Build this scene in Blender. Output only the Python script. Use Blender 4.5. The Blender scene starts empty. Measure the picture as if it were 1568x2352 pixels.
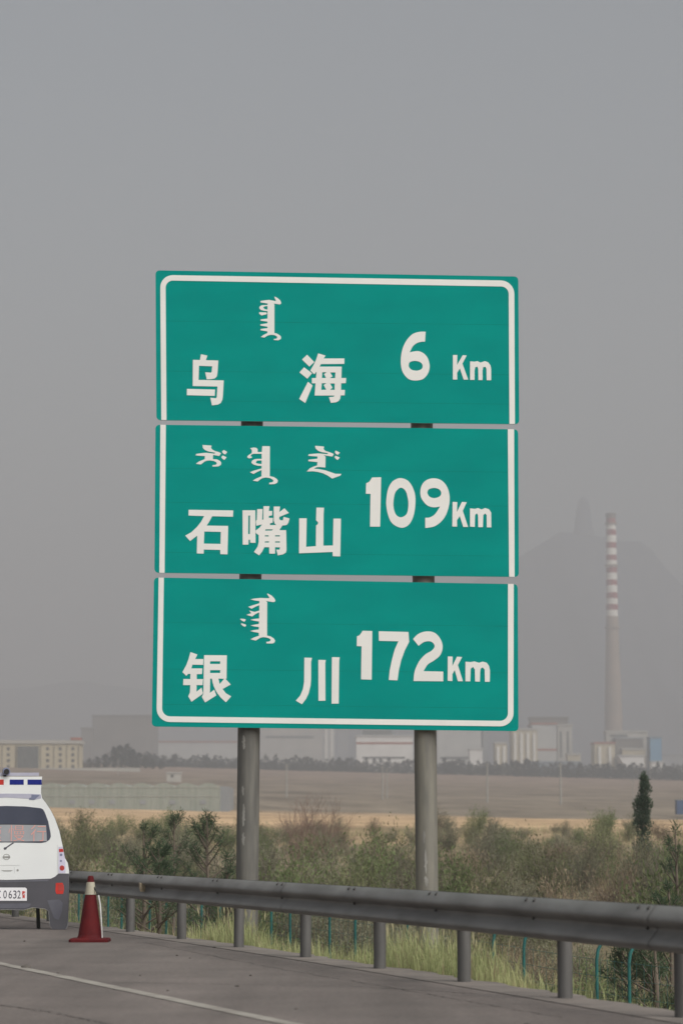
import bpy, bmesh, math, random
import numpy as np
from mathutils import Vector, Matrix, noise as mnoise
R = math.radians
C = bpy.context.scene.collection
scene = bpy.context.scene
rnd = random.Random(7)

# ------------------------------------------------------------------ camera, sky, sun, exposure
F = 6000.0                      # focal length in pixels of a 1568 x 2352 picture
HC = 1.22                       # eye height in a car
PITCH = math.atan(749.0 / F)
cam_d = bpy.data.cameras.new("camera")
cam_d.sensor_fit = 'VERTICAL'; cam_d.sensor_height = 36.0; cam_d.sensor_width = 24.0
cam_d.lens = 36.0 * F / 2352.0
cam_d.clip_start = 0.3; cam_d.clip_end = 40000
cam_d.dof.use_dof = True; cam_d.dof.focus_distance = 34.5; cam_d.dof.aperture_fstop = 2.8
cam = bpy.data.objects.new("camera", cam_d); C.objects.link(cam)
cam.location = (0, 0, HC); cam.rotation_euler = (R(90) + PITCH, 0, 0)
scene.camera = cam

SUN_DIR = Vector((0.58, -0.68, 0.80)).normalized()      # towards the sun
sun_el = math.asin(SUN_DIR.z)
sun_az = math.atan2(SUN_DIR.x, SUN_DIR.y)
world = bpy.data.worlds.new("World"); scene.world = world; world.use_nodes = True
nt = world.node_tree; nt.nodes.clear()
wo = nt.nodes.new('ShaderNodeOutputWorld'); bg = nt.nodes.new('ShaderNodeBackground')
sky = nt.nodes.new('ShaderNodeTexSky'); sky.sky_type = 'NISHITA'; sky.sun_disc = False
sky.sun_elevation = sun_el; sky.sun_rotation = sun_az
sky.air_density = 1.6; sky.dust_density = 4.0; sky.ozone_density = 1.0; sky.altitude = 1000
hs = nt.nodes.new('ShaderNodeHueSaturation'); hs.inputs['Saturation'].default_value = 0.50
nt.links.new(sky.outputs[0], hs.inputs['Color']); nt.links.new(hs.outputs[0], bg.inputs['Color'])
bg.inputs["Strength"].default_value = 0.05
nt.links.new(bg.outputs[0], wo.inputs[0])
sd = bpy.data.lights.new("sun", "SUN"); sd.energy = 4.2; sd.angle = R(60); sd.color = (1.0, 0.965, 0.92)
so = bpy.data.objects.new("sun", sd); C.objects.link(so)
so.rotation_euler = SUN_DIR.to_track_quat('Z', 'Y').to_euler(); so.location = (20, -20, 40)
vs = scene.view_settings
vs.view_transform = 'Standard'; vs.look = 'None'; vs.gamma = 1.0; vs.exposure = 0.72; vs.use_curve_mapping = False
scene.cycles.use_denoising = True
scene.cycles.max_bounces = 6; scene.cycles.volume_bounces = 2
scene.cycles.transparent_max_bounces = 8
scene.cycles.volume_step_rate = 4.0

# ------------------------------------------------------------------ helpers
cp, sp = math.cos(PITCH), math.sin(PITCH)
def P(u, v, d):
    """point at world Y = d seen at (u, v) of the 1568 x 2352 picture"""
    a = (u - 784.0) / F; b = (1176.0 - v) / F
    ry = cp - b * sp; rz = sp + b * cp
    k = d / ry
    return Vector((a * k, d, HC + rz * k))
S2D = 0.765625                  # photo pixels -> 1568-wide pixels

def tag(o, label=None, cat=None, group=None, kind=None):
    if label: o['label'] = label
    if cat: o['category'] = cat
    if group: o['group'] = group
    if kind: o['kind'] = kind
    return o
def empty(name, loc, label=None, cat=None, group=None):
    o = bpy.data.objects.new(name, None); C.objects.link(o); o.location = loc
    o.empty_display_size = 0.1
    return tag(o, label, cat, group)

class MB:
    """collects geometry in world coordinates, then links it as one mesh object"""
    def __init__(s): s.v = []; s.f = []; s.m = []; s.sm = []
    def add(s, vs, fs, mi=0, smooth=False):
        n = len(s.v); s.v += [tuple(p) for p in vs]
        for f in fs: s.f.append(tuple(i + n for i in f)); s.m.append(mi); s.sm.append(smooth)
    def box(s, x0, x1, y0, y1, z0, z1, mi=0):
        vs = [(x, y, z) for z in (z0, z1) for y in (y0, y1) for x in (x0, x1)]
        s.add(vs, [(0,2,3,1),(4,5,7,6),(0,1,5,4),(1,3,7,5),(3,2,6,7),(2,0,4,6)], mi)
    def tube(s, pts, rad, n=10, mi=0, cap=True, smooth=True):
        pts = [Vector(p) for p in pts]
        if not isinstance(rad, (list, tuple)): rad = [rad] * len(pts)
        vs = []
        for i, p in enumerate(pts):
            t = (pts[min(i+1, len(pts)-1)] - pts[max(i-1, 0)]).normalized()
            a = t.cross(Vector((0, 1, 0)))
            if a.length < 0.2: a = t.cross(Vector((1, 0, 0)))
            a.normalize(); b = t.cross(a)
            for k in range(n):
                w = 2 * math.pi * k / n
                vs.append(p + (a * math.cos(w) + b * math.sin(w)) * rad[i])
        fs = []
        for i in range(len(pts) - 1):
            for k in range(n):
                fs.append((i*n+k, i*n+(k+1) % n, (i+1)*n+(k+1) % n, (i+1)*n+k))
        s.add(vs, fs, mi, smooth)
        if cap:
            s.add(vs[:n], [tuple(range(n))[::-1]], mi); s.add(vs[-n:], [tuple(range(n))], mi)
    def lathe(s, c, prof, n=24, mi=0, smooth=True):
        c = Vector(c); vs = []
        for r, z in prof:
            for k in range(n):
                w = 2*math.pi*k/n; vs.append(c + Vector((r*math.cos(w), r*math.sin(w), z)))
        fs = []
        for i in range(len(prof)-1):
            m = mi[i] if isinstance(mi, list) else mi
            fs = [(i*n+k, i*n+(k+1) % n, (i+1)*n+(k+1) % n, (i+1)*n+k) for k in range(n)]
            n0 = len(s.v)
            s.f += [tuple(j + n0 - 0 for j in f) for f in fs] if False else []
            s.add([vs[j] for f in fs for j in f], [tuple(range(4*q, 4*q+4)) for q in range(len(fs))], m, smooth)
    def build(s, name, mats, parent=None, weld=False):
        me = bpy.data.meshes.new(name)
        off = Vector(parent_world(parent)) if parent else Vector((0, 0, 0))
        vv = np.array(s.v, dtype=float).reshape(-1, 3) - np.array(off)
        me.from_pydata(vv.tolist(), [], s.f)
        if not isinstance(mats, (list, tuple)): mats = [mats]
        for m in mats: me.materials.append(m)
        me.polygons.foreach_set('material_index', s.m); me.polygons.foreach_set('use_smooth', s.sm)
        if weld:
            bm = bmesh.new(); bm.from_mesh(me); bmesh.ops.remove_doubles(bm, verts=bm.verts, dist=1e-4)
            bm.to_mesh(me); bm.free()
        me.update()
        o = bpy.data.objects.new(name, me); C.objects.link(o)
        if parent: o.parent = parent
        return o
def parent_world(p):
    l = Vector(p.location)
    while p.parent: p = p.parent; l += Vector(p.location)
    return l

def chaikin(seg, closed):
    """Catmull-Rom through points; corners are given as (x, y, 1)"""
    out = []
    n = len(seg)
    for i in range(n if closed else n - 1):
        p0 = seg[(i-1) % n] if closed or i > 0 else seg[i]
        p1 = seg[i]; p2 = seg[(i+1) % n]
        p3 = seg[(i+2) % n] if closed or i + 2 < n else p2
        for k in range(5):
            t = k / 5
            q = []
            for c in (0, 1):
                a, b, cc, d = p0[c], p1[c], p2[c], p3[c]
                q.append(0.5*((2*b) + (-a+cc)*t + (2*a-5*b+4*cc-d)*t*t + (-a+3*b-3*cc+d)*t**3))
            out.append(tuple(q))
    if not closed: out.append(tuple(seg[-1][:2]))
    return out
def smooth_contour(pts):
    cs = [i for i, p in enumerate(pts) if len(p) > 2]
    if not cs: return chaikin(pts, True)
    pts = pts[cs[0]:] + pts[:cs[0]]
    cs = [i for i, p in enumerate(pts) if len(p) > 2] + [len(pts)]
    out = []
    for a, b in zip(cs[:-1], cs[1:]):
        seg = [pts[j % len(pts)] for j in range(a, b + 1)]
        out += chaikin(seg, False)[:-1]
    return out

def curve_mesh(contours, half):
    cu = bpy.data.curves.new("tmp", 'CURVE'); cu.dimensions = '2D'; cu.fill_mode = 'BOTH'; cu.extrude = half
    for c in contours:
        s = cu.splines.new('POLY'); s.points.add(len(c) - 1)
        for p, q in zip(s.points, c): p.co = (q[0], q[1], 0, 1)
        s.use_cyclic_u = True
    return eval_curve(cu)
def eval_curve(cu):
    ob = bpy.data.objects.new("tmp", cu); C.objects.link(ob)
    dg = bpy.context.evaluated_depsgraph_get(); dg.update()
    me = bpy.data.meshes.new_from_object(ob.evaluated_get(dg))
    bpy.data.objects.remove(ob); bpy.data.curves.remove(cu)
    return me
def flat_part(name, contours, y_front, thick, mat, parent, back_mat=None):
    """contours in world (x, z); a plate whose front faces the camera at Y = y_front"""
    half = thick / 2
    me = curve_mesh(contours, half); me.name = name
    off = parent_world(parent) if parent else Vector((0, 0, 0))
    for v in me.vertices:
        x, z, e = v.co
        v.co = (x - off.x, y_front + half - e - off.y, z - off.z)
    me.materials.clear(); me.materials.append(mat)
    if back_mat: me.materials.append(back_mat)
    me.update()
    for p in me.polygons:
        p.use_smooth = False
        p.material_index = 0
        if back_mat and p.normal.y > -0.5: p.material_index = 1
    # orientation of faces is irrelevant to the look (opaque, two-sided)
    o = bpy.data.objects.new(name, me); C.objects.link(o)
    if parent: o.parent = parent
    return o
def text_part(name, txt, u, v, h_px, y_front, mat, parent, sx=1.0, bold=0.0, thick=0.002, px=None):
    """text whose centre is at (u, v) in 1568-wide pixels; h_px = letter height in those pixels"""
    cu = bpy.data.curves.new("tmp", 'FONT'); cu.body = txt; cu.size = 1.0; cu.extrude = 0.001; cu.offset = bold
    me = eval_curve(cu); me.name = name
    co = np.array([p.co[:] for p in me.vertices])
    mn, mx = co.min(0), co.max(0); cx, cy = (mn[0]+mx[0])/2, (mn[1]+mx[1])/2
    c = P(u, v, y_front); k = (P(u, v - h_px/2, y_front).z - P(u, v + h_px/2, y_front).z) / (mx[1]-mn[1])
    kx = k * sx
    if px: kx = (P(u + px/2, v, y_front).x - P(u - px/2, v, y_front).x) / (mx[0]-mn[0])
    off = parent_world(parent)
    for p in me.vertices:
        x, y, z = p.co
        p.co = ((x-cx)*kx + c.x - off.x, y_front + (thick/2) * (1 - z/0.001) - off.y, (y-cy)*k + c.z - off.z)
    me.materials.clear(); me.materials.append(mat)
    o = bpy.data.objects.new(name, me); C.objects.link(o); o.parent = parent
    return o

# ------------------------------------------------------------------ materials
def mat(name, c, c2=None, scale=4.0, rough=0.75, metal=0.0, bump=0.0, coord='Object', stretch=(1, 1, 1), detail=5.0, rand=0.0, lo=0.35, hi=0.65, bscale=None, spec=0.3):
    m = bpy.data.materials.new(name); m.use_nodes = True; t = m.node_tree; t.nodes.clear()
    o = t.nodes.new('ShaderNodeOutputMaterial'); b = t.nodes.new('ShaderNodeBsdfPrincipled')
    t.links.new(b.outputs[0], o.inputs[0])
    b.inputs['Roughness'].default_value = rough; b.inputs['Metallic'].default_value = metal
    b.inputs['Specular IOR Level'].default_value = spec
    tc = t.nodes.new('ShaderNodeTexCoord'); mp = t.nodes.new('ShaderNodeMapping'); mp.inputs['Scale'].default_value = stretch
    t.links.new(tc.outputs[coord], mp.inputs[0])
    n = t.nodes.new('ShaderNodeTexNoise'); n.inputs['Scale'].default_value = scale; n.inputs['Detail'].default_value = detail
    t.links.new(mp.outputs[0], n.inputs['Vector'])
    r = t.nodes.new('ShaderNodeValToRGB'); r.color_ramp.elements[0].position = lo; r.color_ramp.elements[1].position = hi
    c2 = c2 or tuple(x * 0.82 for x in c)
    r.color_ramp.elements[0].color = (*c, 1); r.color_ramp.elements[1].color = (*c2, 1)
    t.links.new(n.outputs[0], r.inputs[0])
    col = r.outputs[0]
    if rand:
        oi = t.nodes.new('ShaderNodeObjectInfo'); h = t.nodes.new('ShaderNodeHueSaturation')
        mr = t.nodes.new('ShaderNodeMapRange'); mr.inputs['To Min'].default_value = 1 - rand; mr.inputs['To Max'].default_value = 1 + rand
        t.links.new(oi.outputs['Random'], mr.inputs[0]); t.links.new(mr.outputs[0], h.inputs['Value'])
        t.links.new(col, h.inputs['Color']); col = h.outputs[0]
    t.links.new(col, b.inputs['Base Color'])
    if bump:
        bp = t.nodes.new('ShaderNodeBump'); bp.inputs['Strength'].default_value = bump; bp.inputs['Distance'].default_value = 0.02
        n2 = t.nodes.new('ShaderNodeTexNoise'); n2.inputs['Scale'].default_value = bscale or scale * 8; n2.inputs['Detail'].default_value = 4
        t.links.new(mp.outputs[0], n2.inputs['Vector']); t.links.new(n2.outputs[0], bp.inputs['Height']); t.links.new(bp.outputs[0], b.inputs['Normal'])
    m['bsdf'] = b.name
    return m
def leaf_mat(name, c, c2, rand=0.3, scale=1.5):
    m = mat(name, c, c2, scale=scale, rough=0.7, rand=rand, spec=0.15)
    t = m.node_tree; b = t.nodes[m['bsdf']]; o = [n for n in t.nodes if n.type == 'OUTPUT_MATERIAL'][0]
    tr = t.nodes.new('ShaderNodeBsdfTranslucent'); mx = t.nodes.new('ShaderNodeMixShader'); mx.inputs[0].default_value = 0.38
    t.links.new(b.inputs['Base Color'].links[0].from_socket, tr.inputs[0])
    t.links.new(b.outputs[0], mx.inputs[1]); t.links.new(tr.outputs[0], mx.inputs[2]); t.links.new(mx.outputs[0], o.inputs[0])
    return m

M = {}
M['green'] = mat('sign_green_sheeting', (0.002, 0.262, 0.226), (0.002, 0.232, 0.204), scale=0.9, rough=0.9, stretch=(1, 1, 2.5), spec=0.0)
M['seam'] = mat('sign_sheet_seam', (0.003, 0.17, 0.145), (0.003, 0.225, 0.19), scale=2.5, rough=0.6, spec=0.02)
M['white_sheet'] = mat('sign_white_sheeting', (0.74, 0.735, 0.705), (0.70, 0.695, 0.665), scale=2.0, rough=0.5)
M['alu'] = mat('aluminium_back', (0.42, 0.42, 0.42), (0.34, 0.34, 0.34), scale=3, rough=0.5, metal=0.4)
M['post'] = mat('weathered_post_steel', (0.205, 0.195, 0.165), (0.150, 0.145, 0.130), scale=2.2, rough=0.6, stretch=(6, 6, 0.7), metal=0.1, bump=0.1)
M['post_dark'] = mat('darker_post_steel', (0.150, 0.145, 0.130), (0.105, 0.102, 0.095), scale=2.2, rough=0.6, stretch=(6, 6, 0.7), metal=0.1, bump=0.1)  # darker tone of the post steel, used on the left sign post
M['smear'] = mat('pale_paint_smear', (0.30, 0.295, 0.275), (0.20, 0.195, 0.18), scale=9, rough=0.7, stretch=(1, 1, 0.4))
M['rail'] = mat('dull_galvanised_rail', (0.240, 0.235, 0.222), (0.165, 0.160, 0.150), scale=1.4, rough=0.55, metal=0.25, stretch=(1, 1, 4), bump=0.05)
M['rail_post'] = mat('dull_galvanised_post', (0.120, 0.117, 0.113), (0.085, 0.083, 0.080), scale=3, rough=0.6, metal=0.2, stretch=(3, 3, 0.6))
M['bolt'] = mat('dark_bolt', (0.085, 0.082, 0.078), scale=20, rough=0.6)
M['amber'] = mat('faded_reflector', (0.46, 0.38, 0.26), (0.36, 0.29, 0.20), scale=30, rough=0.5)
M['asphalt'] = None
M['line'] = mat('worn_road_paint', (0.300, 0.280, 0.245), (0.190, 0.168, 0.148), scale=3.0, rough=0.8, detail=8, lo=0.40, hi=0.72)
M['crack'] = mat('filled_crack', (0.085, 0.075, 0.068), (0.12, 0.105, 0.095), scale=6, rough=0.9)
M['kerb'] = mat('dusty_concrete_edge', (0.200, 0.175, 0.155), (0.145, 0.128, 0.115), scale=2.5, rough=0.9, bump=0.4, detail=8)
M['cone_red'] = mat('faded_red_rubber', (0.100, 0.009, 0.010), (0.072, 0.007, 0.009), scale=6, rough=0.7, spec=0.12)
M['cone_band'] = mat('dirty_reflective_band', (0.40, 0.375, 0.29), (0.32, 0.295, 0.23), scale=10, rough=0.5)
M['black'] = mat('black_rubber', (0.02, 0.02, 0.02), scale=10, rough=0.6)
M['cordwhite'] = mat('white_cord', (0.6, 0.6, 0.58), scale=10, rough=0.6)
M['b_white'] = mat('printed_white', (0.76, 0.78, 0.77), (0.72, 0.74, 0.74), scale=1.5, rough=0.4)
M['b_dark'] = mat('printed_grey_bumper', (0.100, 0.096, 0.110), (0.075, 0.075, 0.084), scale=1.6, rough=0.45)
M['b_light'] = mat('printed_grey_shine', (0.135, 0.137, 0.16), (0.10, 0.10, 0.122), scale=2.5, rough=0.45)
M['b_glass'] = mat('printed_window', (0.075, 0.083, 0.115), (0.055, 0.062, 0.09), scale=1.5, rough=0.35)
M['b_led'] = mat('printed_message_panel', (0.36, 0.37, 0.39), (0.32, 0.33, 0.35), scale=4, rough=0.5)
M['b_ledred'] = mat('printed_red_lettering', (0.74, 0.36, 0.31), (0.66, 0.33, 0.29), scale=14, rough=0.5)
M['b_blue'] = mat('printed_blue_lamp', (0.012, 0.022, 0.23), (0.009, 0.016, 0.16), scale=10, rough=0.35, stretch=(6, 1, 1))
M['b_red'] = mat('printed_red_lamp', (0.62, 0.045, 0.035), (0.50, 0.04, 0.03), scale=8, rough=0.35)
M['b_red2'] = mat('printed_red_lamp_shadow', (0.45, 0.06, 0.05), (0.40, 0.05, 0.04), scale=8, rough=0.35)
M['b_lilac'] = mat('printed_lamp_lens', (0.62, 0.60, 0.72), (0.55, 0.53, 0.66), scale=8, rough=0.35)
M['b_rack'] = mat('printed_roof_grey', (0.46, 0.46, 0.54), (0.38, 0.38, 0.48), scale=3, rough=0.45)
M['b_lens'] = mat('printed_grey_lens', (0.20, 0.22, 0.32), scale=8, rough=0.4)
M['b_mark'] = mat('printed_grey_mark', (0.28, 0.28, 0.27), (0.36, 0.36, 0.34), scale=8, rough=0.4)
M['b_plate'] = mat('plate_white', (0.80, 0.80, 0.82), (0.76, 0.76, 0.78), scale=3, rough=0.4)
M['b_char'] = mat('plate_character', (0.10, 0.10, 0.12), scale=3, rough=0.5)
M['b_pale'] = mat('printed_pale_line', (0.55, 0.56, 0.56), scale=3, rough=0.5)
M['b_edge'] = mat('board_edge', (0.03, 0.03, 0.035), scale=5, rough=0.7)
M['strut'] = mat('dark_green_strut', (0.018, 0.022, 0.018), scale=5, rough=0.6)
M['teal'] = mat('teal_fence_paint', (0.020, 0.125, 0.115), (0.014, 0.09, 0.085), scale=6, rough=0.5)
M['wire'] = mat('teal_fence_wire', (0.03, 0.11, 0.10), scale=6, rough=0.5)
M['stone'] = mat('dark_debris', (0.07, 0.062, 0.056), (0.11, 0.098, 0.086), scale=20, rough=0.9)
M['leaf_olive'] = leaf_mat('olive_leaves', (0.205, 0.215, 0.110), (0.142, 0.155, 0.076))
M['leaf_grey'] = leaf_mat('grey_green_leaves', (0.245, 0.240, 0.162), (0.180, 0.178, 0.120))
M['leaf_green'] = leaf_mat('mid_green_leaves', (0.165, 0.205, 0.090), (0.115, 0.148, 0.064))
M['leaf_dry'] = leaf_mat('dry_brown_leaves', (0.320, 0.255, 0.175), (0.245, 0.192, 0.132))
M['needle'] = leaf_mat('dark_needles', (0.085, 0.122, 0.068), (0.058, 0.088, 0.050), rand=0.12)
M['poplar'] = leaf_mat('dark_column_leaves', (0.085, 0.118, 0.075), (0.052, 0.078, 0.052), rand=0.1)
M['grass'] = leaf_mat('yellow_green_grass', (0.430, 0.440, 0.225), (0.290, 0.330, 0.150), rand=0.0, scale=0.9)
M['grass_dry'] = leaf_mat('straw_grass', (0.400, 0.325, 0.205), (0.300, 0.245, 0.155), rand=0.0, scale=0.5)
M['seed'] = leaf_mat('pale_seed_heads', (0.46, 0.42, 0.26), (0.36, 0.33, 0.2), rand=0.0)
M['twig'] = mat('grey_brown_twigs', (0.15, 0.12, 0.095), (0.11, 0.09, 0.07), scale=6, rough=0.9)
M['twig_red'] = mat('reddish_dead_twigs', (0.24, 0.165, 0.13), (0.18, 0.125, 0.10), scale=6, rough=0.9)
M['far_leaf'] = leaf_mat('far_tree_leaves', (0.030, 0.038, 0.034), (0.022, 0.030, 0.027), rand=0.15, scale=0.15)
M['cream'] = mat('cream_plaster', (0.46, 0.40, 0.28), (0.41, 0.36, 0.26), scale=0.15, rough=0.9)
M['cream_line'] = mat('brown_pilaster', (0.17, 0.15, 0.115), scale=0.3, rough=0.9)
M['roofred'] = mat('red_roof', (0.34, 0.12, 0.08), scale=0.3, rough=0.8)
M['glassgrey'] = mat('grey_glazing', (0.085, 0.09, 0.09), (0.12, 0.125, 0.12), scale=0.3, rough=0.4, stretch=(4, 1, 1))
M['window'] = mat('dark_window', (0.11, 0.105, 0.095), scale=1, rough=0.3)
M['conc'] = mat('pale_concrete', (0.42, 0.40, 0.36), (0.34, 0.33, 0.30), scale=0.08, rough=0.9)
M['conc_dark'] = mat('grey_concrete', (0.17, 0.155, 0.14), (0.13, 0.12, 0.11), scale=0.06, rough=0.9)
M['hall'] = mat('pale_metal_cladding', (0.44, 0.44, 0.42), (0.38, 0.38, 0.37), scale=0.1, rough=0.7)
M['hallgrey'] = mat('grey_metal_cladding', (0.26, 0.27, 0.28), (0.21, 0.22, 0.23), scale=0.1, rough=0.7)
M['whiteb'] = mat('white_render', (0.72, 0.71, 0.68), (0.62, 0.61, 0.58), scale=0.1, rough=0.8)
M['blue'] = mat('blue_cladding', (0.10, 0.26, 0.40), (0.08, 0.21, 0.34), scale=0.1, rough=0.7)
M['blue_dark'] = mat('dark_blue_sheet', (0.05, 0.09, 0.18), scale=0.5, rough=0.6)
M['bluegrey'] = mat('blue_grey_cladding', (0.20, 0.25, 0.29), scale=0.1, rough=0.7)
M['st_red'] = mat('chimney_red', (0.27, 0.065, 0.065), (0.22, 0.055, 0.055), scale=0.1, rough=0.8)
M['st_white'] = mat('chimney_white', (0.72, 0.70, 0.64), (0.62, 0.60, 0.55), scale=0.1, rough=0.8)
M['st_conc'] = mat('chimney_concrete', (0.30, 0.24, 0.19), (0.24, 0.20, 0.165), scale=0.08, rough=0.9)
M['pole'] = mat('concrete_pole', (0.31, 0.30, 0.275), scale=2, rough=0.8)
M['rock'] = mat('bare_mountain_rock', (0.075, 0.085, 0.105), (0.065, 0.075, 0.092), scale=0.004, rough=0.95)
M['greenglass'] = mat('greenhouse_sheeting', (0.27, 0.29, 0.255), (0.22, 0.245, 0.21), scale=0.4, rough=0.5, stretch=(4, 1, 0.5))
M['greenframe'] = mat('greenhouse_frame', (0.32, 0.33, 0.30), scale=1, rough=0.6)

# asphalt: worn grey-brown, dark wheel tracks, fine grain
def asphalt():
    m = mat('worn_asphalt', (0.160, 0.137, 0.124), (0.132, 0.114, 0.103), scale=1.1, rough=0.85, detail=8, bump=0.25, bscale=60)
    t = m.node_tree; b = t.nodes[m['bsdf']]
    base = b.inputs['Base Color'].links[0].from_socket
    tc = t.nodes.new('ShaderNodeTexCoord')
    n = t.nodes.new('ShaderNodeTexNoise'); n.inputs['Scale'].default_value = 20; n.inputs['Detail'].default_value = 6; n.inputs['Roughness'].default_value = 0.75
    t.links.new(tc.outputs['Object'], n.inputs['Vector'])
    r = t.nodes.new('ShaderNodeMapRange'); r.inputs['From Min'].default_value = 0.3; r.inputs['From Max'].default_value = 0.7
    r.inputs['To Min'].default_value = 0.70; r.inputs['To Max'].default_value = 1.26
    t.links.new(n.outputs[0], r.inputs[0])
    mp = t.nodes.new('ShaderNodeMapping'); mp.inputs['Rotation'].default_value = (0, 0, R(-18)); mp.inputs['Scale'].default_value = (0.9, 0.06, 1)
    n2 = t.nodes.new('ShaderNodeTexNoise'); n2.inputs['Scale'].default_value = 1.6; n2.inputs['Detail'].default_value = 6
    t.links.new(tc.outputs['Object'], mp.inputs[0]); t.links.new(mp.outputs[0], n2.inputs['Vector'])
    r2 = t.nodes.new('ShaderNodeMapRange'); r2.inputs['From Min'].default_value = 0.35; r2.inputs['From Max'].default_value = 0.65
    r2.inputs['To Min'].default_value = 0.82; r2.inputs['To Max'].default_value = 1.12
    t.links.new(n2.outputs[0], r2.inputs[0])
    k = t.nodes.new('ShaderNodeMath'); k.operation = 'MULTIPLY'
    t.links.new(r.outputs[0], k.inputs[0]); t.links.new(r2.outputs[0], k.inputs[1])
    v = t.nodes.new('ShaderNodeHueSaturation'); t.links.new(base, v.inputs['Color']); t.links.new(k.outputs[0], v.inputs['Value'])
    t.links.new(v.outputs[0], b.inputs['Base Color'])
    return m
M['asphalt'] = asphalt()

# ground: soil by the road, tan sand, then scrubby fields
def ground_mat():
    m = bpy.data.materials.new('steppe_ground'); m.use_nodes = True; t = m.node_tree; t.nodes.clear()
    o = t.nodes.new('ShaderNodeOutputMaterial'); b = t.nodes.new('ShaderNodeBsdfPrincipled'); t.links.new(b.outputs[0], o.inputs[0])
    b.inputs['Roughness'].default_value = 0.95; b.inputs['Specular IOR Level'].default_value = 0.1
    g = t.nodes.new('ShaderNodeNewGeometry'); sx = t.nodes.new('ShaderNodeSeparateXYZ'); t.links.new(g.outputs['Position'], sx.inputs[0])
    mp = t.nodes.new('ShaderNodeMapping'); mp.inputs['Scale'].default_value = (0.012, 0.03, 0)
    t.links.new(g.outputs['Position'], mp.inputs[0])
    n = t.nodes.new('ShaderNodeTexNoise'); n.inputs['Scale'].default_value = 1.0; n.inputs['Detail'].default_value = 8
    t.links.new(mp.outputs[0], n.inputs['Vector'])
    # distance of the zone edge wobbles with noise
    a = t.nodes.new('ShaderNodeMath'); a.operation = 'MULTIPLY_ADD'; a.inputs[1].default_value = 130.0
    t.links.new(n.outputs[0], a.inputs[0]); t.links.new(sx.outputs[1], a.inputs[2])
    mr = t.nodes.new('ShaderNodeMapRange'); mr.inputs['From Min'].default_value = 0; mr.inputs['From Max'].default_value = 1600
    t.links.new(a.outputs[0], mr.inputs[0])
    cr = t.nodes.new('ShaderNodeValToRGB'); e = cr.color_ramp.elements
    stops = [(0.0, (0.20, 0.165, 0.11)), (0.13, (0.21, 0.17, 0.115)), (0.155, (0.46, 0.325, 0.195)), (0.325, (0.45, 0.315, 0.19)),
             (0.345, (0.195, 0.162, 0.120)), (0.50, (0.185, 0.150, 0.115)), (0.72, (0.22, 0.165, 0.125)), (1.0, (0.24, 0.16, 0.12))]
    e[0].position, e[0].color = stops[0][0], (*stops[0][1], 1); e[1].position, e[1].color = stops[-1][0], (*stops[-1][1], 1)
    for p, c in stops[1:-1]:
        q = e.new(p); q.color = (*c, 1)
    t.links.new(mr.outputs[0], cr.inputs[0])
    n2 = t.nodes.new('ShaderNodeTexNoise'); n2.inputs['Scale'].default_value = 0.35; n2.inputs['Detail'].default_value = 10; n2.inputs['Roughness'].default_value = 0.65
    mp2 = t.nodes.new('ShaderNodeMapping'); mp2.inputs['Scale'].default_value = (0.35, 0.8, 0); t.links.new(g.outputs['Position'], mp2.inputs[0]); t.links.new(mp2.outputs[0], n2.inputs['Vector'])
    r2 = t.nodes.new('ShaderNodeMapRange'); r2.inputs['From Min'].default_value = 0.3; r2.inputs['From Max'].default_value = 0.7
    r2.inputs['To Min'].default_value = 0.72; r2.inputs['To Max'].default_value = 1.25; t.links.new(n2.outputs[0], r2.inputs[0])
    v = t.nodes.new('ShaderNodeHueSaturation'); t.links.new(cr.outputs[0], v.inputs['Color']); t.links.new(r2.outputs[0], v.inputs['Value'])
    mp3 = t.nodes.new('ShaderNodeMapping'); mp3.inputs['Scale'].default_value = (0.05, 0.03, 0); t.links.new(g.outputs['Position'], mp3.inputs[0])
    n3 = t.nodes.new('ShaderNodeTexNoise'); n3.inputs['Scale'].default_value = 1.0; n3.inputs['Detail'].default_value = 7; n3.inputs['Roughness'].default_value = 0.7
    t.links.new(mp3.outputs[0], n3.inputs['Vector'])
    r3 = t.nodes.new('ShaderNodeMapRange'); r3.inputs['From Min'].default_value = 0.3; r3.inputs['From Max'].default_value = 0.7
    r3.inputs['To Min'].default_value = 0.50; r3.inputs['To Max'].default_value = 1.45; t.links.new(n3.outputs[0], r3.inputs[0])
    v3 = t.nodes.new('ShaderNodeHueSaturation'); t.links.new(v.outputs[0], v3.inputs['Color']); t.links.new(r3.outputs[0], v3.inputs['Value'])
    t.links.new(v3.outputs[0], b.inputs['Base Color'])
    return m
M['ground'] = ground_mat()

# ------------------------------------------------------------------ the road's geometry
PY = [18.2, 20.5, 22.7, 25.3, 27.3, 29.5, 31.5, 34.4, 38.8]
PX = [2.27, 1.67, 1.01, 0.35, -0.36, -1.10, -1.90, -2.66, -4.20]
qa, qb, qc = np.polyfit(PY, PX, 2)
def xr(y):
    """X of the guardrail posts' line at Y"""
    if y > 48: return xr(48) + (2*qa*48 + qb) * (y - 48)
    if y < 12: return xr(12) + (2*qa*12 + qb) * (y - 12)
    return qa*y*y + qb*y + qc
def nrm(y):
    """unit normal of the line, pointing off the road"""
    d = (xr(y + 0.1) - xr(y - 0.1)) / 0.2
    k = math.hypot(1, d)
    return Vector((1/k, -d/k, 0))
def off(y, s):
    n = nrm(y); return Vector((xr(y) + n.x*s, y + n.y*s, 0))
def lateral(x, y):
    d = (xr(y + 0.1) - xr(y - 0.1)) / 0.2
    return (x - xr(y)) / math.hypot(1, d)

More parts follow.
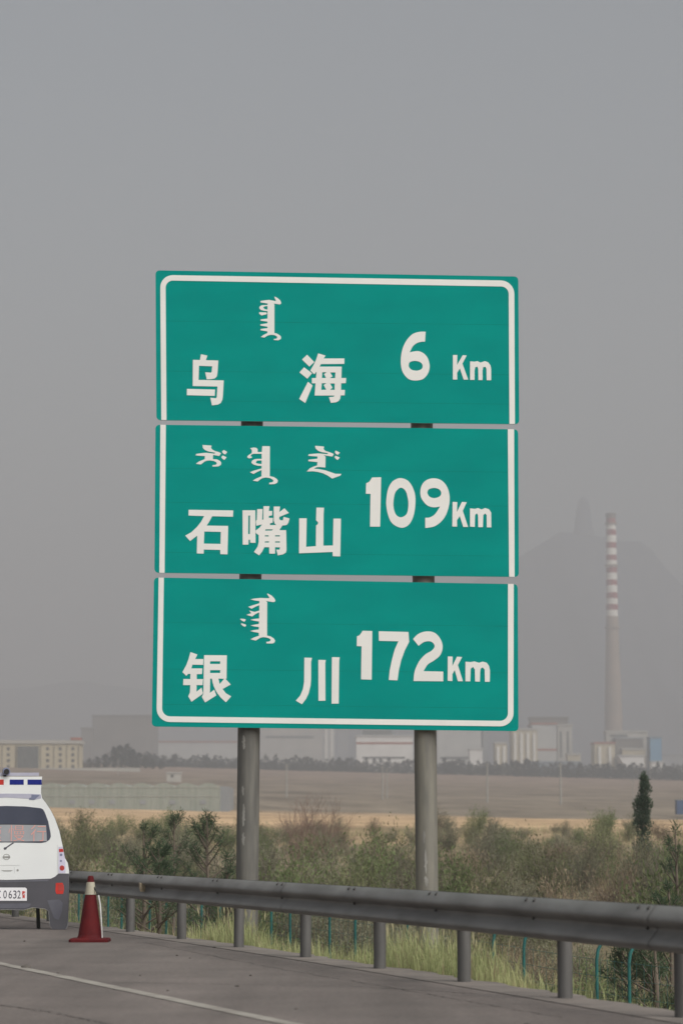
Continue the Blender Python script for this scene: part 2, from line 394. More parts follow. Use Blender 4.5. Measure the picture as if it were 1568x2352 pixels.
ZY = [-400, 45, 60, 80, 100, 150, 200, 300, 480, 600, 800, 1150, 1500, 2400, 4500, 9000]
ZZ = [-1.75, -1.75, -1.7, -1.35, -0.8, 0.8, 2.2, 3.6, 5.5, 10.2, 17.5, 28.2, 39.6, 62, 120, 200]
def gz(x, y):
    s = lateral(x, y)
    far = float(np.interp(y, ZY, ZZ))
    w = min(max((y - 200) / 300.0, 0), 1)
    far += -0.027 * max(min(x, 400), -400) * w
    far += 0.25 * mnoise.noise(Vector((x*0.05, y*0.03, 0))) * min(1, max(0, (y-40)/40.0))
    if s < 0.25 and y < 200: near = -0.25
    else: near = float(np.interp(s, [0.25, 0.7, 1.6, 4.6, 7], [-0.05, -0.10, -0.5, -1.70, -1.75]))
    if s < -16: near = -1.0
    if y > 70:
        k = min(1, (y - 70) / 130.0)
        return near * (1 - k) + far * k if s < 4.6 else max(min(far, 1e9), near) if s < 7 else far
    if s >= 7: return far
    return near

# terrain sheet
def terrain():
    ys = [-400, -120, -30, 0, 6] + [8 + i*1.0 for i in range(60)] + [68 + i*3 for i in range(30)] + [158 + i*10 for i in range(30)]
    y = 470
    while y < 9000: ys.append(y); y *= 1.07
    ss = [-3500, -1500, -700, -300, -120, -50, -16.5, -15, -8, -3, -0.6, 0.0, 0.25, 0.45, 0.7, 1.1, 1.6, 2.4, 3.2, 4.0, 4.6, 5.5, 7, 9, 11.5, 14, 17, 20, 24, 29, 35, 43, 53, 66, 82, 100, 125, 160, 200, 260, 340, 450, 620, 900, 1400, 2200, 3500, 5000]
    b = MB(); vs = []
    for y in ys:
        # far away the sheet straightens out
        base = xr(y) if y < 120 else xr(120) * max(0, 1 - (y-120)/300.0)
        for s in ss:
            x = base + s
            vs.append((x, y, gz(x, y)))
    n = len(ss)
    fs = [(i*n+j, i*n+j+1, (i+1)*n+j+1, (i+1)*n+j) for i in range(len(ys)-1) for j in range(n-1)]
    b.add(vs, fs, 0, True)
    return tag(b.build('ground', M['ground']), kind='structure')
terrain()

def strip(name, s0, s1, z, ys, m, thick=0.0, jag=0.0, kind='structure'):
    b = MB(); rows = []
    r = random.Random(3)
    for y in ys:
        j = r.uniform(-jag, jag)
        ofs = [s0 + (s1 - s0) * q for q in (0, 0.25, 0.5, 0.75, 1)]
        row = [off(y, s) + Vector((0, 0, z)) for s in ofs]; row[-1] = off(y, s1 + j) + Vector((0, 0, z))
        if thick: row.append(off(y, s1 + j + 0.05) + Vector((0, 0, z - thick)))
        rows.append(row)
    n = len(rows[0])
    b.add([p for r_ in rows for p in r_], [(i*n+j, i*n+j+1, (i+1)*n+j+1, (i+1)*n+j) for i in range(len(rows)-1) for j in range(n-1)], 0, False)
    return tag(b.build(name, m), kind=kind)
ysr = [-60 + i*4 for i in range(17)] + [8 + i*0.4 for i in range(140)] + [66 + i*6 for i in range(30)]
strip('road', -15.0, -0.10, 0.0, ysr, M['asphalt'], thick=0.3)
strip('kerb_strip', -0.26, 0.20, 0.005, [4 + i*0.25 for i in range(320)], M['kerb'], thick=0.25, jag=0.06)
# edge line
def edge_line():
    b = MB(); vs = []
    A = Vector((-0.395, 17.7)); B = Vector((-3.41, 26.1)); d = (B - A).normalized(); nn = Vector((d.y, -d.x))
    N = 160
    for i in range(N):
        t = -14 + i * 0.4
        p = A + d * t + nn * (-0.0011 * max(0, t-9)**2)
        w = 0.066 + rnd.uniform(-0.006, 0.006)
        for s in (-w, 0, w):
            q = p + nn * s; vs.append((q.x, q.y, 0.0045))
    b.add(vs, [(i*3+j, i*3+j+1, i*3+j+4, i*3+j+3) for i in range(N-1) for j in range(2)])
    return tag(b.build('road_marking', M['line']), kind='structure')
edge_line()
def road_crack(pts, w):
    b = MB(); vs_ = []
    for (u0, v0), (u1, v1) in zip(pts[:-1], pts[1:]):
        A, B = P(u0, v0, HC*F/(v0-1925)), P(u1, v1, HC*F/(v1-1925)); N = 40
        for i in range(N):
            q = A.lerp(B, i/N); nn = Vector((-(B-A).y, (B-A).x, 0)).normalized(); j = rnd.gauss(0, .012); ww = w*rnd.uniform(.3, 1.3)
            for s_ in (-1, 1): vs_.append((q.x + nn.x*(j + s_*ww), q.y + nn.y*(j + s_*ww), 0.0042))
    b.add(vs_, [(2*i, 2*i+1, 2*i+3, 2*i+2) for i in range(len(vs_)//2 - 1)])
    tag(b.build('road_crack', M['crack']), kind='structure')
road_crack([(190,2249),(480,2253),(800,2258),(1100,2275)], 0.010)
road_crack([(330,2160),(620,2215),(960,2272),(1300,2330)], 0.006)
road_crack([(0,2300),(120,2316),(260,2345)], 0.012)

# ------------------------------------------------------------------ the direction sign
SD = 35.0
base_z = -1.0
sign = empty('direction_sign', (P(770, 1900, SD).x, SD, base_z), 'large green distance sign of three stacked white lettered panels on two grey posts', 'road sign')
YF = SD
def s2w(x, y, d=YF):          # photo pixel (2048 wide) -> world on the sign's plane
    p = P(x * S2D, y * S2D, d); return (p.x, p.z)
def crop(ox, oy, k):
    return lambda pts: [tuple([*s2w(ox + p[0]/k, oy + p[1]/k)] + list(p[2:])) for p in pts]
def quad_round(tl, tr, br, bl, r, n=6):
    """rounded quad outline in photo pixels"""
    pts = [Vector(tl), Vector(tr), Vector(br), Vector(bl)]; out = []
    for i in range(4):
        p, a, c = pts[i], pts[i-1], pts[(i+1) % 4]
        da, dc = (a - p).normalized(), (c - p).normalized()
        A = p + da*r; B = p + dc*r
        for k in range(n + 1):
            t = k / n
            q = A*(1-t)**2 + p*2*t*(1-t) + B*t**2
            out.append((q.x, q.y))
    return out
def arc_band(corner_a, corner, corner_c, r, n=8):
    p, a, c = Vector(corner), Vector(corner_a), Vector(corner_c)
    da, dc = (a-p).normalized(), (c-p).normalized()
    A, B = p+da*r, p+dc*r; o = p + (da+dc)*r
    out = []
    for k in range(n+1):
        t = k/n*math.pi/2
        q = o - dc*r*math.cos(t) - da*r*math.sin(t)
        out.append((q.x, q.y))
    return out

panels = []
def panel(tl, tr, br, bl):
    o = flat_part('sign_panel', [[s2w(*p) for p in quad_round(tl, tr, br, bl, 14)]], YF, 0.025, M['green'], sign, M['alu'])
    panels.append(o); return o
p1 = panel((466.9, 811), (1553.5, 829.5), (1556.4, 1272.5), (469.7, 1260.4))
p2 = panel((466.9, 1274), (1553.1, 1288), (1555.1, 1730.8), (463.7, 1718.4))
p3 = panel((462.5, 1732.4), (1551.8, 1752.4), (1554.1, 2193.5), (455.8, 2179.6))
YL = YF - 0.004
def sheet(name, contours, parent):
    return flat_part(name, contours, YL, 0.003, M['white_sheet'], parent)
# border bands
o_ = [(484.3, 1260)] + arc_band((484.3, 1260), (481.0, 825.0), (1541.5, 841.5), 38) + arc_band((481, 825), (1541.5, 842.0), (1543.5, 1272), 40) + [(1543.5, 1272)]
i_ = [(500, 1260.3)] + arc_band((500, 1260), (497.2, 841.5), (1524.5, 860), 22) + arc_band((497, 841.5), (1524.5, 860), (1527, 1272), 22) + [(1527, 1271.9)]
sheet('border', [[s2w(*q) for q in o_ + i_[::-1]]], p1)
sheet('border', [[s2w(*q) for q in [(481.5, 1274.3), (498.1, 1274.6), (494.2, 1718.6), (478.4, 1718.3)]]], p2)
sheet('border', [[s2w(*q) for q in [(1522, 1287.6), (1540.9, 1287.9), (1542.5, 1730.5), (1526, 1730.3)]]], p2)
o_ = [(476.4, 1732.8)] + arc_band((476.4, 1732), (469.8, 2165.5), (1539, 2179.5), 40) + arc_band((470, 2165.5), (1539.2, 2179.5), (1539.9, 1752), 40) + [(1539.9, 1752)]
i_ = [(492.2, 1733.1)] + arc_band((492.2, 1732), (486.4, 2148.8), (1522.6, 2162.8), 24) + arc_band((486.4, 2148.8), (1522.6, 2162.8), (1522.6, 1752), 24) + [(1522.6, 1751.7)]
sheet('border', [[s2w(*q) for q in o_ + i_[::-1]]], p3)

def glyph(name, parent, ox, oy, k, contours, smooth=False, label=None):
    f = crop(ox, oy, k)
    cs = [f(smooth_contour(c) if smooth else c) for c in contours]
    o = sheet(name, cs, parent)
    if label: o['label'] = label
    return o
K = 9.8
# first panel
glyph('place_name_character', p1, 550, 1050, K, [
 [(520,125),(710,165),(665,300),(1030,310),(1020,480),(1005,690),(985,780),(930,835),(850,855),(690,865),(645,655),(815,668),(835,640),(850,480),(465,465),(450,880),(1190,895),(1165,1350),(1150,1460),(1100,1560),(1020,1605),(845,1630),(795,1405),(970,1420),(985,1380),(1005,1075),(280,1060),(285,290),(490,295)],
 [(110,1145),(935,1165),(925,1350),(105,1330)]])
glyph('place_name_character', p1, 890, 1050, K, [
 [(305,140),(515,355),(370,490),(155,280)], [(215,510),(450,685),(310,845),(80,660)], [(330,935),(465,1045),(250,1560),(70,1440)],
 [(630,100),(845,165),(790,250),(1400,250),(1395,410),(710,415),(670,490),(1320,490),(1310,825),(1450,825),(1440,975),(1305,980),(1300,1175),(1415,1175),(1405,1335),(1290,1335),(1275,1430),(1230,1500),(1150,1540),(1000,1555),(945,1385),(1080,1375),(1110,1340),(525,1340),(550,980),(445,980),(445,825),(565,825),(580,630),(515,715),(398,605),(500,430),(570,280)],
 [(750,655),(880,655),(800,710),(860,825),(740,825)], [(980,660),(1135,660),(1125,830),(970,825),(1050,775)],
 [(735,980),(870,975),(790,1035),(865,1170),(720,1175)], [(975,985),(1115,985),(1110,1175),(980,1170),(1050,1110)]])
glyph('script_word', p1, 760, 880, 15.68, [
 [(1000,150),(1150,230),(1270,340),(1310,440),(1290,500),(1240,525),(960,480),(990,520),(990,1870),(1100,1890),(1240,1970),(1310,2060),(1290,2150),(1180,2210),(970,2200),(960,2150),(1080,2140),(1120,2090),(1110,2030),(1000,1970),(850,1950),(690,1980),(600,2030),(520,2085),(350,2060),(480,1960),(660,1870),(660,1790),(340,1740),(340,1680),(660,1640),(665,1570),(330,1520),(335,1460),(660,1410),(665,1330),(340,1290),(345,1230),(665,1190),(670,840),(480,820),(340,780),(275,690),(310,610),(400,560),(670,550),(670,480),(340,430),(340,360),(560,330),(750,310),(1050,370),(1060,340),(1000,220)],
 [(460,670),(540,610),(665,600),(665,770),(540,750)], [(280,890),(620,900),(640,960),(620,985),(380,1045),(275,960)]])
glyph('distance_numeral', p1, 1190, 980, 5.2267, [
 [(450,80,1),(440,235,1),(370,240),(300,265),(245,315),(200,405,1),(260,390),(340,385),(420,420),(480,490),(510,590),(505,680),(470,760),(400,825),(290,845),(190,825),(120,760),(75,670),(60,540),(75,400),(110,290),(170,190),(250,115),(350,82)],
 [(185,605),(205,555),(280,537),(360,555),(400,600),(390,660),(320,690),(240,680),(200,650)]], True)
glyph('unit_lettering', p1, 1190, 980, 5.2267, [
 [(877,445),(945,445),(942,600),(1030,448),(1092,452),(1025,580),(1115,830),(1045,832),(985,655),(942,725),(945,830),(875,830)],
 [(1145,545),(1215,550),(1260,540),(1310,565),(1375,540),(1430,560),(1465,610),(1475,660),(1475,840),(1405,840),(1400,660),(1385,630),(1350,635),(1340,690),(1340,838),(1275,838),(1272,660),(1255,625),(1225,640),(1215,690),(1215,835),(1145,835)]])
# second panel
glyph('place_name_character', p2, 550, 1510, K, [
 [(160,190),(1470,210),(1460,395),(850,380),(770,530),(690,655),(1320,665),(1300,1500),(1090,1495),(1085,1370),(605,1360),(600,1480),(400,1475),(410,950),(200,1110),(60,950),(240,850),(400,700),(520,550),(615,375),(155,360)],
 [(620,830),(1105,840),(1095,1195),(605,1185)]])
glyph('place_name_character', p2, 715, 1510, K, [
 [(125,205),(500,205),(506,1160),(350,1160),(345,1070),(300,1070),(295,1215),(130,1215)], [(295,360),(345,360),(340,905),(290,905)],
 [(555,170),(715,170),(700,480),(735,480),(740,85),(915,85),(895,225),(1000,225),(990,355),(900,370),(895,430),(1015,430),(1010,570),(930,590),(930,640),(1110,640),(1065,590),(1040,510),(1040,95),(1225,95),(1205,260),(1355,145),(1485,285),(1205,400),(1200,460),(1240,500),(1310,500),(1330,400),(1505,445),(1470,570),(1430,630),(1380,645),(1295,650),(1205,790),(1405,790),(1415,1380),(1395,1450),(1310,1500),(1160,1530),(1115,1360),(1210,1365),(1225,1295),(1080,1290),(1080,1480),(910,1480),(905,1290),(765,1290),(700,1420),(610,1530),(460,1430),(570,1270),(600,1130),(600,940),(512,870),(512,800),(620,720),(700,620),(530,660),(515,560),(525,495),(545,490)],
 [(800,765),(1020,765),(985,800),(785,805)], [(780,940),(890,940),(890,975),(780,975)], [(1080,940),(1220,940),(1220,975),(1080,975)],
 [(780,1120),(900,1120),(895,1155),(780,1155)], [(1080,1120),(1220,1120),(1220,1155),(1080,1155)]])
glyph('place_name_character', p2, 880, 1510, K, [
 [(675,125),(900,130),(885,320),(880,1245),(1160,1240),(1175,450),(1395,450),(1375,1560),(1155,1555),(1150,1430),(165,1470),(170,440),(390,440),(375,1280),(660,1260),(665,655),(720,610),(725,560),(675,510),(665,490)]])
glyph('script_word', p2, 580, 1320, 14.2545, [
 [(400,215),(785,240),(760,330),(800,400),(920,470),(1100,520),(1190,570),(1110,685),(850,640),(840,820),(1020,830),(1150,900),(1200,980),(1180,1060),(1080,1130),(820,1140),(830,1080),(960,1060),(1010,1010),(980,950),(880,900),(720,875),(580,885),(480,925),(330,1045),(110,1020),(250,920),(490,820),(500,690),(100,660),(130,595),(400,560),(560,550),(910,585),(935,545),(640,490),(500,430),(410,340)],
 [(1300,425),(1455,510),(1370,620),(1290,590),(1225,500)], [(1260,665),(1430,740),(1330,855),(1250,810),(1195,740)]])
glyph('script_word', p2, 730, 1325, 13.067, [
 [(740,175),(1040,180),(1035,1350),(1200,1390),(1310,1460),(1355,1530),(1330,1610),(1220,1665),(1010,1670),(1020,1610),(1140,1590),(1185,1540),(1150,1490),(1040,1430),(880,1405),(750,1430),(660,1480),(560,1560),(370,1530),(500,1450),(710,1360),(715,1110),(560,1180),(395,1270),(260,1200),(430,1130),(715,1050),(715,950),(560,945),(400,900),(315,830),(340,750),(420,700),(520,680),(720,675),(720,475),(400,475),(310,510),(285,570),(350,600),(320,640),(220,655),(150,610),(190,540),(330,450),(340,360),(320,310),(265,260),(400,230),(500,240),(560,290),(565,410),(725,405)],
 [(490,800),(540,745),(715,735),(715,875),(600,870),(510,845)]])
glyph('script_word', p2, 910, 1325, 12.544, [
 [(450,155),(780,185),(755,280),(830,350),(1020,410),(1140,465),(1090,560),(760,510),(830,560),(825,975),(600,955),(480,965),(395,1020),(560,1030),(820,1080),(1000,1140),(1200,1210),(1430,1215),(1380,1280),(1080,1390),(900,1270),(730,1190),(540,1140),(350,1115),(125,1125),(250,1000),(380,940),(515,895),(525,770),(180,735),(190,680),(520,645),(530,560),(180,535),(200,475),(420,455),(560,445),(900,470),(920,430),(700,400),(560,350),(470,270),(440,200)],
 [(1210,335),(1375,415),(1290,500),(1215,460),(1180,390)], [(1200,530),(1370,600),(1280,690),(1220,650),(1170,590)]])
k2 = (1080, 1420, 3.8244)
glyph('distance_numeral', p2, *k2, [[(135,48),(240,45),(228,612),(112,612),(118,235),(65,235),(68,115),(100,100),(120,75)]])
glyph('distance_numeral', p2, *k2, [
 [(468,55),(540,80),(590,140),(625,230),(633,330),(620,450),(590,540),(545,600),(480,625),(410,605),(355,560),(320,480),(300,380),(300,290),(320,180),(360,105),(410,68)],
 [(465,165),(515,195),(540,260),(552,340),(545,430),(520,480),(465,505),(415,480),(388,420),(380,350),(390,260),(415,200)]], True)
glyph('distance_numeral', p2, *k2, [
 [(745,510,1),(800,505),(860,465),(915,380,1),(850,390),(780,375),(730,330),(695,270),(690,190),(715,120),(765,75),(840,57),(920,75),(980,130),(1015,210),(1025,300),(1010,400),(970,500),(910,570),(840,612),(745,628,1)],
 [(770,225),(785,185),(845,168),(905,185),(928,225),(910,265),(850,285),(795,268)]], True)
glyph('unit_lettering', p2, *k2, [
 [(1058,328),(1112,330),(1108,445),(1165,328),(1220,332),(1175,430),(1235,615),(1180,615),(1140,490),(1108,540),(1110,612),(1055,610)],
 [(1258,402),(1315,408),(1350,398),(1390,415),(1430,398),(1475,412),(1500,450),(1502,620),(1450,620),(1448,480),(1430,460),(1410,480),(1405,618),(1352,618),(1350,480),(1335,458),(1315,480),(1312,615),(1258,612)]])
# third panel
glyph('place_name_character', p3, 540, 1940, K, [
 [(310,160),(515,230),(450,365),(690,365),(680,535),(370,530),(335,640),(660,640),(650,805),(495,810),(495,955),(680,955),(665,1130),(490,1130),(490,1325),(635,1205),(678,1370),(640,1410),(340,1620),(245,1460),(295,1350),(305,1130),(95,1130),(105,950),(305,955),(310,800),(240,800),(190,860),(75,750),(190,540),(250,380)],
 [(710,250),(1380,255),(1370,940),(1340,950),(1495,1110),(1255,1245),(1350,1370),(1510,1460),(1350,1635),(1200,1500),(1080,1340),(1000,1180),(960,1050),(940,940),(890,940),(880,1360),(1010,1265),(1070,1435),(740,1640),(645,1480),(690,1380),(700,800)],
 [(1130,940),(1300,945),(1170,1100)], [(890,430),(1185,430),(1180,510),(885,510)], [(890,690),(1185,690),(1180,775),(885,775)]])
glyph('place_name_character', p3, 880, 1950, K, [
 [(320,225),(545,230),(520,350),(520,850),(505,1040),(450,1270),(370,1440),(250,1595),(70,1490),(200,1340),(280,1150),(315,940)],
 [(730,290),(950,295),(935,380),(940,1490),(735,1495)], [(1130,210),(1360,215),(1345,320),(1330,1575),(1120,1580)]])
glyph('script_word', p3, 710, 1770, 12.0615, [
 [(1120,125),(1260,200),(1360,300),(1400,370),(1385,420),(1330,440),(1050,395),(1105,440),(1100,1650),(1230,1680),(1340,1750),(1390,1830),(1370,1900),(1300,1935),(1080,1935),(1070,1880),(1190,1860),(1235,1810),(1190,1760),(1080,1720),(960,1705),(850,1730),(780,1775),(690,1830),(500,1785),(620,1720),(805,1655),(800,1550),(620,1520),(490,1485),(620,1450),(800,1430),(805,1340),(640,1320),(500,1285),(620,1260),(800,1230),(810,1140),(640,1115),(495,1080),(620,1050),(815,1030),(815,810),(680,870),(560,960),(350,900),(530,840),(450,740),(640,795),(820,745),(820,550),(690,600),(540,680),(415,610),(600,550),(820,480),(820,400),(650,380),(500,340),(640,310),(850,290),(1170,300),(1180,270),(1100,150)],
 [(140,1035),(320,1055),(325,1100),(280,1150),(200,1120),(130,1065)], [(170,1200),(330,1250),(345,1290),(300,1335),(220,1300),(155,1235)]])
k3 = (1060, 1880, 3.6465)
glyph('distance_numeral', p3, *k3, [[(98,45),(205,48),(198,580),(82,577),(88,215),(35,212),(38,105),(65,95),(85,70)]])
glyph('distance_numeral', p3, *k3, [[(275,50),(600,58),(608,165),(560,260),(520,370),(495,480),(480,588),(385,583),(395,480),(420,360),(450,250),(490,160),(277,155)]])
glyph('distance_numeral', p3, *k3, [[(650,135,1),(700,85),(760,58),(830,52),(890,70),(940,120),(970,190),(968,260),(940,320),(880,370),(810,415),(765,487,1),(980,492,1),(980,598,1),(655,595,1),(665,500),(690,430),(730,360),(790,300),(850,265),(885,220),(870,180),(830,160),(770,168),(710,210,1)]], True)
glyph('unit_lettering', p3, *k3, [
 [(1030,325),(1083,328),(1080,430),(1130,328),(1186,332),(1140,420),(1195,597),(1140,597),(1105,475),(1080,520),(1080,595),(1028,592)],
 [(1222,383),(1275,388),(1320,380),(1370,395),(1410,382),(1455,395),(1480,430),(1490,480),(1488,603),(1435,603),(1432,470),(1410,445),(1388,460),(1383,500),(1380,602),(1328,600),(1325,470),(1305,440),(1280,460),(1275,598),(1222,598)]])
for pn, rows in ((p1, (968, 1118, 1206)), (p2, (1410, 1512, 1662)), (p3, (1872, 2012, 2118))):
    for k_, yy in enumerate(rows):
        x0, x1 = 476, 1542
        a0, a1 = (yy - 6, yy + 6)
        flat_part('panel_seam', [[s2w(x0, a0), s2w(x1, a1), s2w(x1, a1 + 1.5), s2w(x0, a0 + 1.5)]], YF - 0.0006, 0.0005, M['seam'], pn)
# posts, back rails and clamps
PYD = YF + 0.025 + 0.06 + 0.15
axes = []
for (ua, va, ub, vb) in ((756, 1268, 742, 2630), (1264.5, 1268, 1280, 2665)):
    A = P(ua*S2D, va*S2D, PYD); B = P(ub*S2D, vb*S2D, PYD); d = (B - A) / (B.z - A.z)
    zt = P(770, 655, PYD).z
    pt = lambda z, A=A, d=d: A + d * (z - A.z)
    axes.append(pt)
    rad = 0.5 * 66.5 * S2D * PYD / F
    b = MB(); zs = [base_z - 0.5 + (zt - base_z + 0.5) * i / 12 for i in range(13)]
    b.tube([pt(z) for z in zs], rad, 28)
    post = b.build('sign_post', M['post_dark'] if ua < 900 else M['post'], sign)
    for (us_, v0, v1, wpx) in (((560,1690,1722,9),(558,1805,1828,6),(559,1846,1898,8),(559,1912,1942,8)) if ua < 900 else ((973,1908,1938,7),(977,1950,2006,6),(978,2012,2036,9))):
        z0, z1 = P(us_, v1, PYD).z, P(us_, v0, PYD).z; c = pt((z0 + z1)/2); dx = P(us_, (v0+v1)/2, PYD - rad).x - c.x
        w0 = math.acos(max(-1, min(1, dx/rad))); sm = MB(); n1 = 14; vs_ = []
        for i in range(n1 + 1):
            zz = z0 + (z1 - z0)*i/n1; c = pt(zz); hw_ = wpx/F*PYD/rad*0.5*(math.sin(math.pi*(i + .4)/(n1 + .8))**0.6)*rnd.uniform(.6, 1.15); sh = rnd.uniform(-.06, .06)
            for q_ in (-1, -.5, 0, .5, 1):
                w_ = -(w0 + sh + q_*hw_); vs_.append((c.x + (rad + .0015)*math.cos(w_), c.y + (rad + .0015)*math.sin(w_), zz))
        sm.add(vs_, [(i*5+j, i*5+j+1, i*5+j+6, i*5+j+5) for i in range(n1) for j in range(4)], 0, True); sm.build('paint_smear', M['smear'], post)
    b = MB(); c = pt(zt); b.lathe((c.x, c.y, zt), [(rad + 0.006, -0.05), (rad + 0.006, 0.0), (rad*0.6, 0.035), (0.001, 0.045)], 24)
    b.build('post_cap', M['post'], post)
for pn, (vt, vb) in zip(panels, ((830, 1262), (1290, 1722), (1752, 2182))):
    for q in (0.16, 0.5, 0.84):
        v = vt + (vb - vt) * q
        a = P(485*S2D, v*S2D, YF + 0.03); c = P(1535*S2D, (v + 12)*S2D, YF + 0.03); z = (a.z + c.z) / 2
        b = MB(); b.box(a.x, c.x, YF + 0.0265, YF + 0.075, z - 0.05, z + 0.05); b.build('backing_rail', M['alu'], pn)
        for pt in axes:
            k = pt(z); b = MB(); r_ = 0.5*66.5*S2D*PYD/F + 0.004
            n = 14; vs = []
            for i in range(n+1):
                w = -0.25 + (math.pi + 0.5) * i / n
                for zz in (-0.035, 0.035): vs.append((k.x + r_*math.cos(w), k.y + r_*math.sin(w), z + zz))
            b.add(vs, [(2*i, 2*i+2, 2*i+3, 2*i+1) for i in range(n)]); b.build('clamp', M['alu'], pn)

# ------------------------------------------------------------------ guardrail
gr = empty('guardrail', (xr(25), 25, 0), 'long dull grey steel guardrail on round posts along the road edge', 'guardrail')
def y_at(u):
    return min((abs(xr(yy)*F/yy + 784 - u), yy) for yy in np.arange(12, 60, 0.02))[1]
PY = [y_at(u) for u in (1556, 1289, 1061, 870, 703, 552, 422, 305)]
py_all = list(PY) + [PY[-1] + 2.2, PY[-1] + 4.4]; print('posts', py_all)
y = py_all[-1]
while y < 95: y += 2.2; py_all.append(y)
y = PY[0]
while y > 5: y -= 2.25; py_all.append(y)
py_all.sort()
RC, RO = 0.615, -0.235          # rail centre height and its offset from the posts (towards the road)
prof = [(-.004,.156),(-.020,.152),(-.070,.086),(-.082,.064),(-.081,.048),(-.068,.032),(-.016,.008),(-.006,-.004),(-.014,-.022),(-.068,-.084),(-.082,-.104),(-.080,-.120),(-.044,-.148),(-.004,-.156)]
def rail_section(ya, yb, lift):
    b = MB(); N = max(4, int((yb - ya) / 0.5)); vs = []
    for i in range(N + 1):
        yy = ya + (yb - ya) * i / N
        for side in (0, 1):
            for a, h in prof:
                q = off(yy, RO + a - lift + side * 0.004)
                vs.append((q.x, q.y, RC + h))
    m = len(prof); fs = []
    for i in range(N):
        for s_ in (0, 1):
            for j in range(m - 1):
                k = i*2*m + s_*m + j
                fs.append((k, k+1, k+1+2*m, k+2*m))
        fs.append((i*2*m, i*2*m+m, (i+1)*2*m+m, (i+1)*2*m)); fs.append((i*2*m+m-1, i*2*m+2*m-1, (i+1)*2*m+2*m-1, (i+1)*2*m+m-1))
    b.add(vs, fs, 0, True)
    return b.build('rail_beam', M['rail'], gr)
secs = py_all[::2]
for i in range(len(secs) - 1):
    rail_section(secs[i] - 0.16, secs[i+1] + 0.16, 0.005 if i % 2 else 0.0)
for y in py_all:
    x = xr(y)
    b = MB(); b.tube([(x, y, -0.6), (x, y, 0.70)], 0.058, 16); po = b.build('rail_post', M['rail_post'], gr)
    n = nrm(y); t = Vector((-n.y, n.x, 0))
    b = MB(); c = Vector((x, y, RC)); vs = []
    for a in (-0.06, RO + 0.012):
        for s_ in (-0.07, 0.07):
            for h in (-0.10, 0.10):
                vs.append(c + n*a + t*s_ + Vector((0, 0, h)))
    b.add(vs, [(0,1,3,2),(4,6,7,5),(0,4,5,1),(2,3,7,6),(0,2,6,4),(1,5,7,3)]); b.build('spacer_block', M['rail_post'], gr)
    if 12 < y < 60:
        b = MB(); q = off(y, RO - 0.012)
        b.tube([q + Vector((0, 0, RC)), q - n*0.014 + Vector((0, 0, RC))], 0.017, 8); b.build('bolt', M['bolt'], gr)
        for dy in (-0.085, 0.085):
            q = off(y + dy, RO - 0.034)
            b = MB(); b.tube([q + Vector((0, 0, RC + 0.126)), q - n*0.012 + Vector((0, 0, RC + 0.140))], 0.016, 8); b.build('bolt', M['bolt'], gr)
# faded reflector bracket in the rail's trough
yy = y_at(372) - 0.25; q = off(yy, RO - 0.02); n = nrm(yy); t = Vector((-n.y, n.x, 0)); b = MB()
vs = []
for a in (0.0, -0.07):
    for s_, h in ((-0.025, 0.055), (0.05, 0.05), (0.03, -0.055), (-0.03, -0.02)):
        vs.append(q - n*0.012 + n*a*(0.9 if h < 0 else 1) + t*(-s_) + Vector((0, 0, RC + h)))
b.add(vs, [(0,1,2,3),(7,6,5,4),(0,4,5,1),(1,5,6,2),(2,6,7,3),(3,7,4,0)]); b.build('reflector', M['amber'], gr)

# ------------------------------------------------------------------ decoy police car board
BD = 35.5
ground_v = 2139
bc = P(16, ground_v, BD)
board = empty('police_car_board', (bc.x, BD, 0), 'flat cut-out board printed as the rear of a white police car', 'decoy board')
KX, KY = 3.92, 2280
def bw(x, y, d=BD): p = P(x/KX*S2D, (KY + y/KX)*S2D, d); return (p.x, max(p.z, 0.004))
def sym(right):
    return [bw(*p) for p in right] + [bw(160 - p[0], p[1]) for p in reversed(right)]
out = [(80,195),(500,195),(496,260),(488,340),(490,400),(500,450),(540,500),(600,590),(650,690),(700,830),(740,1010),(765,1150),(800,1210),(815,1300),(812,1600),(805,1850),(800,1950),(775,2015),(620,2015),(590,1950),(580,1850),(575,1780),(530,1750),(390,1735),(280,1765),(80,1760)]
body = flat_part('board_panel', [sym(out)], BD, 0.035, M['b_white'], board, M['b_edge'])
def bp(name, cs, m, lay=1, parent=None):
    return flat_part(name, cs, BD - 0.0025*lay, 0.002, m, parent or body)
def rect(x0, x1, y0, y1): return [bw(x0, y0), bw(x1, y0), bw(x1, y1), bw(x0, y1)]
bp('bumper', [sym([(80,1410),(300,1405),(600,1395),(650,1372),(690,1335),(814,1335),(812,1600),(805,1850),(799,1948),(774,2013),(621,2013),(592,1950),(582,1850),(577,1778),(531,1747),(390,1732),(280,1762),(80,1757)])], M['b_dark'])
bp('bumper_highlight', [sym([(80,1418),(300,1413),(590,1403),(560,1425),(300,1432),(80,1437)])], M['b_light'], 2)
bp('bumper_highlight', [sym([(80,1690),(300,1685),(375,1690),(340,1730),(280,1745),(80,1745)])], M['b_light'], 2)
bp('bumper_highlight', [[bw(*p) for p in [(560,1650),(700,1640),(740,1680),(730,1790),(690,1880),(640,1860),(600,1760)]]], M['b_light'], 2)
win = bp('rear_window', [sym([(80,540),(300,546),(480,566),(510,580),(530,615),(570,720),(598,860),(602,900),(585,938),(545,965),(490,975),(80,968)])], M['b_glass'])
led = bp('message_panel', [sym([(80,760),(545,765),(552,870),(555,955),(80,960)])], M['b_led'], 2)
bp('panel_trim', [sym([(80,752),(546,757),(545,765),(80,760)])], M['b_edge'], 2)
